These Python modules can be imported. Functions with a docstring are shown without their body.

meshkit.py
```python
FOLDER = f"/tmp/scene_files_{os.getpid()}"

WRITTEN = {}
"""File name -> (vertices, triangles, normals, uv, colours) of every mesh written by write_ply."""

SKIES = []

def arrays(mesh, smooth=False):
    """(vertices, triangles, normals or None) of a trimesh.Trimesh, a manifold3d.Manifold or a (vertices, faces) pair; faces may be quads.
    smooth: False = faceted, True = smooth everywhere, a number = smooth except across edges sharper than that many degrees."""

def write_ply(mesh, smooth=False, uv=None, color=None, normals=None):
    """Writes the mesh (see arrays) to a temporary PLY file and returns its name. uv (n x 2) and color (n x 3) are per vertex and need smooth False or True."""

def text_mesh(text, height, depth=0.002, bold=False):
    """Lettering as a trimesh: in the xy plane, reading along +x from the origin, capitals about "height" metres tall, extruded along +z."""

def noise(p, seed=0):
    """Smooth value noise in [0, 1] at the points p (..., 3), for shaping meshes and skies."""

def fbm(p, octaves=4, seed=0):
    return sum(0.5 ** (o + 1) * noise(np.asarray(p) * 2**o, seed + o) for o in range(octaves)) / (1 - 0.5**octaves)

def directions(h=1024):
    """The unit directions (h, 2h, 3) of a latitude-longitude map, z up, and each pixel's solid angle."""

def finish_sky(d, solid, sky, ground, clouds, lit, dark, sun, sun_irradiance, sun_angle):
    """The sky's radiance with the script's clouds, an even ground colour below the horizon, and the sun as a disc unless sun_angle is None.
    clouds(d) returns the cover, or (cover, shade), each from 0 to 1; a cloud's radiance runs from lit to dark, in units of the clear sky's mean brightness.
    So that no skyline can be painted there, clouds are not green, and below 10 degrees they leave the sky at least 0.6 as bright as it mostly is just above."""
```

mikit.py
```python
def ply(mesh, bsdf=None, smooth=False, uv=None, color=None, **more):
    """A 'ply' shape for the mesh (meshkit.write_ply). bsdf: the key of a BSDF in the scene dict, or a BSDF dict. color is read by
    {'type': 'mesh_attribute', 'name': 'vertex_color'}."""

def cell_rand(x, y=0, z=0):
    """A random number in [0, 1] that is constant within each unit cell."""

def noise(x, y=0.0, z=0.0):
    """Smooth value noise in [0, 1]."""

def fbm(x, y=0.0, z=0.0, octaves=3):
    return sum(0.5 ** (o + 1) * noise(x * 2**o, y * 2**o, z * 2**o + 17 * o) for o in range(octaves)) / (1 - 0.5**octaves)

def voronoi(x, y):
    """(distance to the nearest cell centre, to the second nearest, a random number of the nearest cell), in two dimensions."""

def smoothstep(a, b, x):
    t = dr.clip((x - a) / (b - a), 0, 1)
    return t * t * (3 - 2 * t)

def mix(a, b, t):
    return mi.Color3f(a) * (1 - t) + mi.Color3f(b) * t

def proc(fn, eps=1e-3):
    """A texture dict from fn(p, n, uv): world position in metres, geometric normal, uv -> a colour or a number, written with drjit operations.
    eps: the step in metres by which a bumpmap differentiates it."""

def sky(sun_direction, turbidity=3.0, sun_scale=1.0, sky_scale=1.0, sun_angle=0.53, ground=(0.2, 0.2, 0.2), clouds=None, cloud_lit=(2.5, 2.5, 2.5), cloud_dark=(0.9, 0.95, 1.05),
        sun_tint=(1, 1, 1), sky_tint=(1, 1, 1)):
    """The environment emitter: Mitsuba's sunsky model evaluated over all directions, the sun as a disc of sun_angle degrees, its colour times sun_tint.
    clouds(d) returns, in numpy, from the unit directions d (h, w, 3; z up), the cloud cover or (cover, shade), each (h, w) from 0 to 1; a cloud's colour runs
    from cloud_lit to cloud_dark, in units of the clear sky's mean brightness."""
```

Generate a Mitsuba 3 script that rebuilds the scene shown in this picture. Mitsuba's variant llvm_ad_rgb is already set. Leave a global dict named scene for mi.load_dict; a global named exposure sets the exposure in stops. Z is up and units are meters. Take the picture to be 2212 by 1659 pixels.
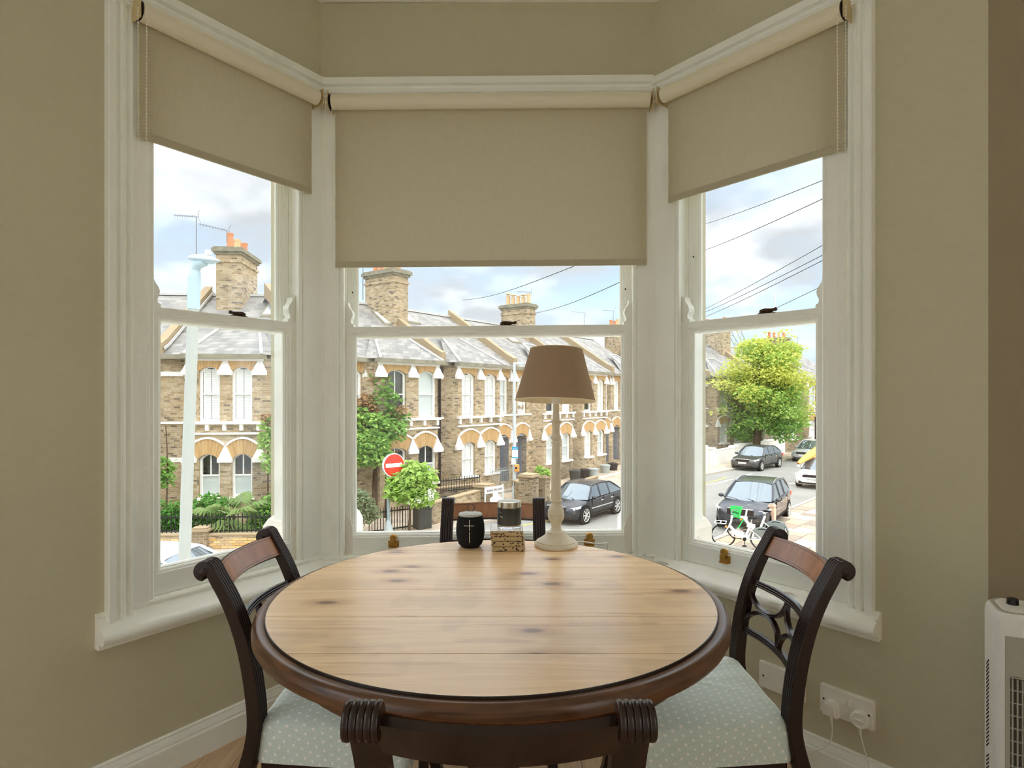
import math, random
import numpy as np, trimesh, manifold3d
import drjit as dr
import mitsuba as mi
import mikit, meshkit
from shapely.geometry import Polygon, Point, LineString, box as sbox
from shapely import affinity
T = mi.ScalarTransform4f
noise, fbm, smoothstep, mix, voronoi, cell_rand = mikit.noise, mikit.fbm, mikit.smoothstep, mikit.mix, mikit.voronoi, mikit.cell_rand
scene, labels = {'type': 'scene'}, {}

# ------------------------------------------------------------------ camera, sky, exposure
EYE = 1.32
F = 1300.0
scene['camera'] = {'type': 'perspective', 'fov': math.degrees(2 * math.atan(1106 / F)), 'fov_axis': 'x', 'near_clip': 0.02, 'far_clip': 400.0,
                   'principal_point_offset_y': -(855 - 829.5) / 1659,
                   'to_world': T().look_at(origin=[0, 0, EYE], target=[0, 1, EYE], up=[0, 0, 1])}
exposure = 3.0


def clouds(d):
    """broken cloud; like any overcast it is about three times as bright overhead as near the horizon"""
    z = np.maximum(d[..., 2], 0.02)
    q = np.stack([d[..., 0] / (z + 0.25), d[..., 1] / (z + 0.25), z * 0], -1)
    n = meshkit.fbm(q * 2.1 + 3.1, 5, 4)
    m = meshkit.fbm(q * 5.0 + 9.7, 4, 8)
    high = np.clip((z - 0.29) / 0.42, 0, 1)
    cover = np.clip(0.80 + (n - 0.47) * 2.6 - 0.40 * d[..., 0] + high, 0.12, 1)
    shade = np.clip(0.97 - high - (1 - high) * np.clip((m - 0.50) * 0.8, -.03, .14), 0, 1)
    return cover, shade


SUN = (0.52, -0.60, 0.60)
scene['sky'] = mikit.sky(SUN, turbidity=4.0, sun_scale=0.05, sky_scale=1.0, sun_angle=30.0, ground=(0.30, 0.31, 0.31), clouds=clouds,
                         cloud_lit=(4.2, 4.35, 4.4), sun_tint=(0.95, 1.0, 1.08), cloud_dark=(.97, 1.04, 1.09), sky_tint=(1.0, 1.0, 0.92))

# ------------------------------------------------------------------ helpers
def numbered(key):
    if key not in scene and key not in labels and not any(k.startswith(key + '__') for k in scene):
        return key
    i = 1
    while f'{key}_{i:03d}' in USED:
        i += 1
    return f'{key}_{i:03d}'


USED = set()


def new_key(key):
    if key not in USED:
        USED.add(key)
        return key
    i = COUNT.get(key, 0) + 1
    while f'{key}_{i:03d}' in USED:
        i += 1
    COUNT[key] = i
    k = f'{key}_{i:03d}'
    USED.add(k)
    return k


COUNT = {}


def thing(name, label=None, cat=None, group=None, kind=None):
    k = new_key(name)
    labels[k] = {}
    if label: labels[k]['label'] = label
    if cat: labels[k]['category'] = cat
    if group: labels[k]['group'] = group
    if kind: labels[k]['kind'] = kind
    return k


def put(key, mesh, mat, smooth=False, **kw):
    scene[key] = mesh if isinstance(mesh, dict) else mikit.ply(mesh, mat, smooth, **kw)
    return key


def part(parent, name, mesh, mat, smooth=False, label=None, kind=None, **kw):
    k = new_key(parent + '__' + name)
    put(k, mesh, mat, smooth, **kw)
    if label or kind:
        labels[k] = {}
        if label: labels[k]['label'] = label
        if kind: labels[k]['kind'] = kind
    return k


def solo(name, mesh, mat, label, cat, group=None, smooth=False, kind=None, **kw):
    k = thing(name, label, cat, group, kind)
    put(k, mesh, mat, smooth, **kw)
    return k


def struct(name, mesh, mat, smooth=False, label=None, **kw):
    k = new_key(name)
    labels[k] = {'kind': 'structure'}
    if label: labels[k]['label'] = label
    if mesh is not None:
        put(k, mesh, mat, smooth, **kw)
    return k


def copy_thing(src, M, label, group=None, name=None):
    """every part of thing src again under a new key, moved by the 4x4 matrix M"""
    k = thing(name or src.split('_0')[0] if False else (name or src), label, labels[src].get('category'), group or labels[src].get('group'))
    for key in [x for x in scene if x == src or x.startswith(src + '__')]:
        d = dict(scene[key])
        old = np.array(T(d['to_world']).matrix, float).reshape(4, 4) if 'to_world' in d else np.eye(4)
        d['to_world'] = T((np.asarray(M) @ old).tolist())
        nk = k + key[len(src):]
        scene[nk] = d
        USED.add(nk)
        if key != src and key in labels:
            labels[nk] = dict(labels[key])
    return k


def mat4(loc=(0, 0, 0), rz=0.0, s=1.0):
    c, q = math.cos(rz), math.sin(rz)
    return np.array([[c * s, -q * s, 0, loc[0]], [q * s, c * s, 0, loc[1]], [0, 0, s, loc[2]], [0, 0, 0, 1.0]])


def cat(ms):
    return trimesh.util.concatenate([m for m in ms if m is not None])


def tm(v, f):
    f = np.asarray(f)
    if f.shape[1] == 4:
        f = np.vstack([f[:, [0, 1, 2]], f[:, [0, 2, 3]]])
    return trimesh.Trimesh(np.asarray(v, float), f, process=False)


CUBEV = np.array([[x, y, z] for x in (0, 1) for y in (0, 1) for z in (0, 1)], float)
CUBEF = np.array([[0, 1, 3], [0, 3, 2], [4, 6, 7], [4, 7, 5], [0, 4, 5], [0, 5, 1], [2, 3, 7], [2, 7, 6], [0, 2, 6], [0, 6, 4], [1, 5, 7], [1, 7, 3]])


def _chamfer_topology():
    v = []
    for i in range(3):
        for s in np.ndindex(2, 2, 2):
            v.append((i, s))
    pts = []
    for i, s in v:
        p = np.array([1.0 if q else -1.0 for q in s])
        q = p * (1 - 0.2)
        q[i] = p[i]
        pts.append(q)
    h = trimesh.convex.convex_hull(np.array(pts))
    idx = [int(np.argmin(np.linalg.norm(np.array(pts) - w, axis=1))) for w in h.vertices]
    return [v[i] for i in idx], np.array(h.faces)


CH_V, CH_F = _chamfer_topology()


def bx(lo, hi, c=0.0):
    """axis aligned box from lo to hi, its edges chamfered by c"""
    lo, hi = np.minimum(lo, hi).astype(float), np.maximum(lo, hi).astype(float)
    if c <= 0:
        return tm(lo + CUBEV * (hi - lo), CUBEF)
    c = min(c, 0.45 * float((hi - lo).min()))
    out = []
    for i, s in CH_V:
        p = np.where(np.array(s) == 1, hi - c, lo + c)
        p[i] = hi[i] if s[i] else lo[i]
        out.append(p)
    return tm(np.array(out), CH_F)


def xf(m, M):
    m = m.copy()
    v = m.vertices @ np.asarray(M)[:3, :3].T + np.asarray(M)[:3, 3]
    f = m.faces if np.linalg.det(np.asarray(M)[:3, :3]) > 0 else m.faces[:, ::-1]
    return trimesh.Trimesh(v, f, process=False)


def move(m, loc=(0, 0, 0), rz=0.0, s=1.0):
    return xf(m, mat4(loc, rz, s))


def rotm(axis, deg, loc=(0, 0, 0)):
    return trimesh.transformations.translation_matrix(loc) @ trimesh.transformations.rotation_matrix(math.radians(deg), axis)


class Frame:
    """local (t along the wall, d towards the viewer's side, z up) -> world"""
    def __init__(self, o, u, n, z0=0.0, shear=0.0, tm_=0.0):
        self.o, self.u, self.n, self.z0 = np.array(o, float), np.array(u, float), np.array(n, float), z0
        self.shear, self.tm = shear, tm_
        self.flip = (self.u[0] * self.n[1] - self.u[1] * self.n[0]) < 0

    def pts(self, p):
        p = np.asarray(p, float)
        xy = self.o + p[..., 0:1] * self.u + p[..., 1:2] * self.n
        z = self.z0 + p[..., 2:3] + self.shear * (p[..., 0:1] - self.tm)
        return np.concatenate([xy, z], -1)

    def __call__(self, m):
        return trimesh.Trimesh(self.pts(m.vertices), m.faces[:, ::-1] if self.flip else m.faces, process=False)

    def box(self, t0, t1, d0, d1, z0, z1, c=0.0):
        return self(bx((t0, d0, z0), (t1, d1, z1), c))

    def ring(self, rects, closed=True):
        """loft of concentric rectangles (t0, t1, z0, z1, d), a picture frame"""
        v, f = [], []
        for t0, t1, z0, z1, d in rects:
            v += [(t0, d, z0), (t1, d, z0), (t1, d, z1), (t0, d, z1)]
        n = len(rects)
        for i in range(n if closed else n - 1):
            j = (i + 1) % n
            for k in range(4):
                a, b = 4 * i + k, 4 * i + (k + 1) % 4
                c, e = 4 * j + (k + 1) % 4, 4 * j + k
                f.append((a, b, c, e))
        m = tm(v, f)
        if m.volume < 0 and closed:
            m.invert()
        return self(m)

    def sheet(self, t0, t1, z0, z1, d):
        return self(tm([(t0, d, z0), (t1, d, z0), (t1, d, z1), (t0, d, z1)], [(0, 1, 2, 3)]))


def extrude(poly, h, z0=0.0):
    if poly.geom_type != 'Polygon':
        return cat([extrude(g, h, z0) for g in poly.geoms if g.geom_type == 'Polygon' and g.area > 1e-8])
    m = trimesh.creation.extrude_polygon(poly, h, engine='earcut')
    m.apply_translation([0, 0, z0])
    return m


def yz_extrude(poly, x0, x1):
    """polygon given in (y, z), extruded along x"""
    m = extrude(poly, x1 - x0)
    v = np.stack([m.vertices[:, 2] + x0, m.vertices[:, 0], m.vertices[:, 1]], -1)
    return trimesh.Trimesh(v, m.faces, process=False)


def xz_extrude(poly, y0, y1):
    m = extrude(poly, y1 - y0)
    v = np.stack([m.vertices[:, 0], m.vertices[:, 2] + y0, m.vertices[:, 1]], -1)
    return trimesh.Trimesh(v, m.faces[:, ::-1], process=False)


def lathe(prof, n=48, loc=(0, 0, 0), close=True):
    """(r, z) profile, bottom to top, round the z axis"""
    prof = [(max(r, 1e-5), z) for r, z in prof]
    a = np.arange(n) * 2 * np.pi / n
    v = np.array([(r * np.cos(t), r * np.sin(t), z) for r, z in prof for t in a]) + np.array(loc)
    f = []
    for i in range(len(prof) - 1):
        for k in range(n):
            k2 = (k + 1) % n
            f.append((i * n + k, i * n + k2, (i + 1) * n + k2, (i + 1) * n + k))
    m = tm(v, f)
    return m


def sweep(path, normals, section, closed_path=False, caps=True):
    """section [(a, b)] (counter-clockwise) carried along path; b along normals, a along tangent x normal"""
    p = np.asarray(path, float)
    if closed_path:
        tg = np.roll(p, -1, 0) - np.roll(p, 1, 0)
    else:
        tg = np.gradient(p, axis=0)
    tg /= np.linalg.norm(tg, axis=1, keepdims=True) + 1e-12
    nn = np.broadcast_to(np.asarray(normals, float), p.shape).copy()
    nn -= (nn * tg).sum(1, keepdims=True) * tg
    nn /= np.linalg.norm(nn, axis=1, keepdims=True) + 1e-12
    bb = np.cross(tg, nn)
    s = np.asarray(section, float)
    if s.ndim == 2:
        s = np.broadcast_to(s, (len(p),) + s.shape)
    k = s.shape[1]
    v = p[:, None] + s[..., 0:1] * bb[:, None] + s[..., 1:2] * nn[:, None]
    f = []
    n = len(p)
    for i in range(n if closed_path else n - 1):
        j = (i + 1) % n
        for q in range(k):
            r = (q + 1) % k
            f.append((i * k + q, j * k + q, j * k + r, i * k + r))
    m = tm(v.reshape(-1, 3), f)
    if caps and not closed_path:
        ms = [m]
        for i, flip in ((0, False), (n - 1, True)):
            c = v[i].mean(0)
            vv = np.vstack([v[i], c])
            ff = [(q, (q + 1) % k, k) for q in range(k)]
            ff = [x[::-1] for x in ff] if flip else ff
            ms.append(tm(vv, ff))
        m = cat(ms)
    if m.volume < 0:
        m.invert()
    return m


def tube(path, r, sides=8, closed=False):
    p = np.asarray(path, float)
    d = p[-1] - p[0]
    nrm = np.array([0, 0, 1.0])
    tg = np.gradient(p, axis=0)
    if np.abs(tg[:, 2] / (np.linalg.norm(tg, axis=1) + 1e-9)).mean() > 0.8:
        nrm = np.array([1.0, 0.13, 0])
    a = np.arange(sides) * 2 * np.pi / sides
    r = np.broadcast_to(np.asarray(r, float), (len(p),))
    sec = np.stack([np.cos(a), np.sin(a)], -1)[None] * r[:, None, None]
    return sweep(p, nrm, sec, closed)


def arc(cx, cy, r, a0, a1, n):
    a = np.radians(np.linspace(a0, a1, n))
    return np.stack([cx + r * np.cos(a), cy + r * np.sin(a)], -1)


def smooth_path(pts, n=40):
    from scipy.interpolate import CubicSpline
    p = np.asarray(pts, float)
    s = np.r_[0, np.cumsum(np.linalg.norm(np.diff(p, axis=0), axis=1))]
    return CubicSpline(s, p)(np.linspace(0, s[-1], n))


def rgb(r, g=None, b=None):
    """sRGB 0-255 -> linear rgb dict"""
    c = np.array([r, r if g is None else g, r if b is None else b]) / 255.0
    c = np.where(c < 0.04045, c / 12.92, ((c + 0.055) / 1.055) ** 2.4)
    return {'type': 'rgb', 'value': [float(x) for x in c]}


def lin(r, g, b):
    return mi.Color3f(*rgb(r, g, b)['value'])


def tex(fn, eps=1e-3):
    return mikit.proc(fn, eps)


def mat(key, color, rough=0.5, spec=0.5, metal=0.0, two=True, bump=None, bscale=0.001, **kw):
    b = {'type': 'principled', 'base_color': color, 'roughness': rough, 'specular': spec, 'metallic': metal, **kw}
    if bump is not None:
        b = {'type': 'bumpmap', 'arbitrary': tex(bump, 1e-3), 'scale': bscale, 'bsdf': b}
    if two:
        b = {'type': 'twosided', 'bsdf': b}
    scene[key] = b
    return key


def diffuse(key, color):
    scene[key] = {'type': 'twosided', 'bsdf': {'type': 'diffuse', 'reflectance': color}}
    return key
# ------------------------------------------------------------------ indoor materials
def wall_fn(p, n, uv):
    v = fbm(p.x * 3, p.y * 3, p.z * 3) * 0.06 + noise(p.x * 60, p.y * 60, p.z * 60) * 0.03
    return lin(194, 189, 163) * (0.96 + v)


mat('m_wall', tex(wall_fn), 0.75, 0.2, bump=lambda p, n, uv: fbm(p.x * 90, p.y * 90, p.z * 90), bscale=0.0006)
mat('m_ceiling', rgb(240, 239, 234), 0.8, 0.2)


def paint_fn(p, n, uv):
    v = fbm(p.x * 9, p.y * 9, p.z * 4)
    w = smoothstep(0.62, 0.9, fbm(p.x * 23 + 5, p.y * 23, p.z * 7)) * 0.05
    return mix(lin(230, 232, 224), lin(240, 242, 236), v) * (1 - w)


mat('m_trim', tex(paint_fn), 0.32, 0.5, bump=lambda p, n, uv: fbm(p.x * 40, p.y * 40, p.z * 12), bscale=0.0012)


def oldpaint_fn(p, n, uv):
    v = fbm(p.x * 16, p.y * 16, p.z * 30)
    crack = smoothstep(0.64, 0.70, fbm(p.x * 12 + 3, p.y * 12, p.z * 55)) * smoothstep(0.5, 0.7, noise(p.x * 5, p.y * 5, p.z * 3))
    return mix(mix(lin(230, 231, 222), lin(241, 242, 235), v), lin(120, 100, 76), crack * 0.5)


mat('m_sill', tex(oldpaint_fn), 0.35, 0.5, bump=lambda p, n, uv: fbm(p.x * 30, p.y * 30, p.z * 50), bscale=0.002)


def floor_fn(p, n, uv):
    bd = cell_rand(dr.floor(p.x / 0.125), 2.0)
    g = fbm(p.x * 70, p.y * 3 + bd * 20, 1.0)
    return mix(lin(158, 126, 92), lin(198, 170, 136), g * 0.7 + bd * 0.3)


mat('m_floor', tex(floor_fn), 0.4, 0.5)


def blind_fn(p, n, uv):
    w = noise(p.x * 900, p.y * 900, p.z * 900) * 0.10 + noise(p.x * 260, p.y * 260, p.z * 40) * 0.05
    return lin(194, 186, 160) * (0.9 + w)


scene['m_blind'] = {'type': 'principledthin', 'base_color': tex(blind_fn), 'roughness': 0.9, 'spec_trans': 0.0, 'diff_trans': 0.28, 'eta': 1.3}
mat('m_hem', rgb(178, 172, 148), 0.9, 0.2)
mat('m_blind_tube', rgb(226, 219, 196), 0.6, 0.3)
mat('m_white_plastic', rgb(232, 230, 222), 0.28, 0.5)
mat('m_bead', rgb(240, 236, 222), 0.3, 0.5)
mat('m_bracket', rgb(190, 172, 128), 0.35, 0.5)
mat('m_dark_metal', rgb(52, 42, 34), 0.4, 0.5, 0.6)
mat('m_brass', rgb(176, 134, 66), 0.34, 0.5, 0.85)
mat('m_bronze', rgb(70, 52, 38), 0.4, 0.5, 0.6)
mat('m_hole', rgb(14, 12, 10), 0.9, 0.1)
scene['m_glass'] = {'type': 'thindielectric', 'int_ior': 1.5}


def pine_fn(p, n, uv):
    row = dr.floor((p.y - 0.419) / 0.21)
    o = cell_rand(row, 7.0) * 30
    x, y = p.x + o, p.y + o * 0.1
    wob = fbm(x * 2.2, y * 5.0, 3.0, 2) * 0.06
    g = fbm(x * 1.3, (y + wob) * 75, 1.0)
    fine = noise(x * 12, (y + wob) * 420, 2.0)
    kx, ky = x * 4.2, y * 8.5
    d1, d2, r = voronoi(kx, ky)
    knot = smoothstep(0.16, 0.05, d1) * smoothstep(0.72, 0.74, r)
    halo = smoothstep(0.40, 0.1, d1) * smoothstep(0.72, 0.74, r)
    dark = smoothstep(0.68, 0.78, fbm(x * 3.1 + 7, y * 40, 5.0))
    c = mix(lin(204, 168, 124), lin(236, 206, 166), g * 0.75 + fine * 0.25)
    c = mix(c, lin(232, 190, 142), 0.35 * cell_rand(row, 3.0))
    c = mix(c, lin(150, 92, 48), halo * 0.4 + dark * 0.28)
    c = mix(c, lin(92, 52, 28), knot * 0.8)
    blot = smoothstep(0.58, 0.75, fbm(p.x * 7 + 2, p.y * 7, 9.0)) * 0.12
    rad = dr.sqrt(dr.square(p.x + 0.05) + dr.square(p.y - 1.664))
    return mix(c * (1 - blot), lin(34, 20, 12), smoothstep(0.5842, 0.5850, rad))


mat('m_pine', tex(pine_fn), 0.30, 1.0, clearcoat=1.0, clearcoat_gloss=0.55, bump=lambda p, n, uv: fbm(p.x * 6, p.y * 160, 1.0), bscale=0.0004)


def rim_fn(p, n, uv):
    a = dr.atan2(p.y - 1.664, p.x + 0.05)
    g = fbm(a * 9, p.z * 140, 2.0)
    return mix(lin(58, 33, 17), lin(106, 68, 38), g)


mat('m_rim', tex(rim_fn), 0.28, 0.5, clearcoat=0.4)


def mahog_fn(p, n, uv):
    g = fbm(p.x * 40, p.y * 40, p.z * 5)
    return mix(lin(16, 7, 4), lin(48, 21, 13), g)


mat('m_mahogany', tex(mahog_fn), 0.22, 0.4, clearcoat=0.35)


def veneer_fn(p, n, uv):
    g = fbm(uv.x * 30 + 3, uv.y * 9, 2.0)
    f = fbm(uv.x * 90, uv.y * 20, 4.0)
    c = mix(lin(126, 72, 42), lin(186, 124, 78), g * 0.7 + f * 0.3)
    e = dr.minimum(dr.minimum(uv.x, 0.40 - uv.x), dr.minimum(uv.y, 0.066 - uv.y))
    line = smoothstep(0.0075, 0.0065, e) * smoothstep(0.004, 0.005, e)
    return mix(c, lin(52, 26, 14), line * 0.8)


mat('m_veneer', tex(veneer_fn), 0.30, 1.0, clearcoat=1.0, clearcoat_gloss=0.5)


def fabric_dots(strength):
    def fn(p, n, uv):
        w = noise(uv.x * 700, uv.y * 700, 1.0) * 0.10 + fbm(uv.x * 14, uv.y * 14, 3.0) * 0.10
        c = mix(lin(202, 218, 213), lin(220, 232, 226), noise(uv.x * 260, uv.y * 900, 4.0)) * (0.9 + w)
        s = 0.0235
        a, b = uv.x / s, uv.y / (s * 1.05)
        row = dr.floor(b)
        a = a + 0.5 * (row - 2 * dr.floor(row / 2))
        fx, fy = a - dr.floor(a) - 0.5, b - dr.floor(b) - 0.5
        d = dr.sqrt(dr.square(fx * 1.0) + dr.square(fy * 0.85))
        dot = smoothstep(0.17, 0.13, d) * strength
        return mix(c, lin(252, 252, 246), dot)
    return fn


FAB = fabric_dots(0.9)
FAB_PLAIN = fabric_dots(0.05)
mat('m_fabric', tex(FAB), 0.9, 0.2, sheen=0.4)
mat('m_fabric_plain', tex(FAB_PLAIN), 0.9, 0.2, sheen=0.4)
mat('m_lamp', tex(lambda p, n, uv: mix(lin(206, 196, 172), lin(222, 214, 194), fbm(p.x * 60, p.y * 60, p.z * 25))), 0.55, 0.4)
scene['m_shade'] = {'type': 'principledthin', 'base_color': tex(lambda p, n, uv: lin(178, 152, 126) * (0.92 + 0.12 * noise(uv.x * 500, p.z * 900, 1.0))), 'roughness': 0.8, 'spec_trans': 0.0, 'diff_trans': 0.35, 'eta': 1.3}
mat('m_shade_lining', rgb(236, 224, 196), 0.7, 0.3)
mat('m_speaker', tex(lambda p, n, uv: lin(22, 22, 24) * (0.6 + 0.9 * noise(p.x * 900, p.y * 900, p.z * 900))), 0.85, 0.3)
mat('m_speaker_top', rgb(184, 186, 180), 0.5, 0.4)
mat('m_speaker_base', rgb(26, 26, 28), 0.6, 0.4)
mat('m_silver_print', rgb(206, 204, 190), 0.35, 0.5, 0.3)
mat('m_loop', rgb(110, 92, 76), 0.7, 0.3)


def terrazzo_fn(p, n, uv):
    q = p.x * 90 + p.z * 60
    d1, d2, r = voronoi(p.x * 120 + p.y * 120, p.z * 120 + p.y * 40)
    ch = smoothstep(0.42, 0.32, d1) * smoothstep(0.55, 0.6, r)
    base = mix(lin(176, 154, 114), lin(198, 176, 136), fbm(p.x * 50, p.y * 50, p.z * 50))
    return mix(base, mix(lin(26, 20, 16), lin(96, 70, 44), cell_rand(r * 97, 1.0)), ch)


mat('m_terrazzo', tex(terrazzo_fn), 0.4, 0.4)
mat('m_coaster_top', rgb(226, 222, 214), 0.25, 0.5)
mat('m_lid', rgb(196, 190, 172), 0.16, 0.5, 0.9)
mat('m_wax', rgb(226, 206, 160), 0.5, 0.4)
mat('m_jar_label', tex(lambda p, n, uv: mix(lin(30, 30, 30), lin(96, 96, 90), smoothstep(0.955, 0.865, p.z) * 0.5)), 0.35, 0.4)
scene['m_jar_glass'] = {'type': 'dielectric', 'int_ior': 1.5}
mat('m_print_pale', rgb(196, 196, 188), 0.6, 0.3)
mat('m_print_dark', rgb(24, 24, 26), 0.5, 0.3)
mat('m_heater_white', rgb(226, 226, 222), 0.25, 0.5)
mat('m_heater_grey', rgb(168, 166, 154), 0.4, 0.4)
mat('m_black_plastic', rgb(16, 16, 17), 0.3, 0.5)
mat('m_grille_dark', rgb(74, 70, 62), 0.7, 0.3)

# ------------------------------------------------------------------ the room
S = 0.917
CL, CR = np.array([-0.845, 2.66]), np.array([0.634, 2.66])
UL, UR = np.array([-0.567, -0.824]), np.array([0.627, -0.779])
UL, UR = UL / np.linalg.norm(UL), UR / np.linalg.norm(UR)
NL, NR = np.array([-UL[1], UL[0]]), np.array([UR[1], -UR[0]])
FC = Frame(CL, (1, 0), (0, -1), shear=0.0085, tm_=0.74)
FL = Frame(CL, UL, NL)
FR = Frame(CR, UR, NR)
WC = CR[0] - CL[0]
CEIL = 3.06
ZS, ZH = 0.618, 2.62                       # underside of the sashes, head of the openings
ENDL, ENDR = CL + UL * 1.183, CR + UR * 1.183
WT = 0.26                                  # wall thickness


def wall_panel(fr, t0, t1, hole, key, mat_='m_wall'):
    poly = sbox(t0, 0, t1, CEIL)
    if hole:
        poly = poly.difference(sbox(*hole))
    m = extrude(poly, WT)
    v = np.stack([m.vertices[:, 0], -m.vertices[:, 2], m.vertices[:, 1]], -1)
    m = trimesh.Trimesh(v, m.faces[:, ::-1], process=False)
    if m.volume < 0: m.invert()
    m = fr(m)
    if m.volume < 0: m.invert()
    return struct(key, m, mat_)


OC, OL, OR = (0.09, 1.391), (0.103, 0.711), (0.112, 0.730)
wall_panel(FC, -0.0, WC + 0.0, (OC[0] - 0.03, ZS - 0.05, OC[1] + 0.03, ZH + 0.03), 'wall_front')
wall_panel(FL, 0.0, 1.183, (OL[0] - 0.03, ZS - 0.05, OL[1] + 0.03, ZH + 0.03), 'wall_left')
wall_panel(FR, 0.0, 1.183, (OR[0] - 0.03, ZS - 0.05, OR[1] + 0.03, ZH + 0.03), 'wall_right')
XL, XR, YB = -2.15, 2.05, -2.6
FRR = Frame(ENDR, (1, 0), (0, -1))
FLR = Frame(ENDL, (-1, 0), (0, -1))
mat('m_wall_taupe', tex(lambda p, n, uv: lin(158, 146, 122) * (0.96 + 0.08 * fbm(p.x * 4, p.y * 4, p.z * 4))), 0.75, 0.2)  # wall colour darkened to stand in for shade on the right return
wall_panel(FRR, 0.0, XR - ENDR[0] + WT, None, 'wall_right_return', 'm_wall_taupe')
wall_panel(FLR, 0.0, ENDL[0] - XL + WT, None, 'wall_left_return')
fp = Polygon([(XL - WT, YB - WT), (XR + WT, YB - WT), (XR + WT, ENDR[1]), ENDR, CR, CL, ENDL, (XL - WT, ENDL[1])]).buffer(0.2, join_style=2)
struct('floor', extrude(fp, 0.17, -0.2), 'm_floor')
for i in range(-19, 19):
    bd_ = fp.intersection(sbox(i * .125 + .001, -9, (i + 1) * .125 - .001, 9))
    if not bd_.is_empty: part('floor', 'board', extrude(bd_, .03, -.03), 'm_floor')
struct('ceiling', extrude(fp, 0.2, CEIL), 'm_ceiling')
struct('wall_back', bx((XL, YB - WT, 0), (XR, YB, CEIL)), 'm_ceiling')
SZ0, SZ1 = .12, 2.88  # both side windows are added out of view to brighten the room
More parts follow.
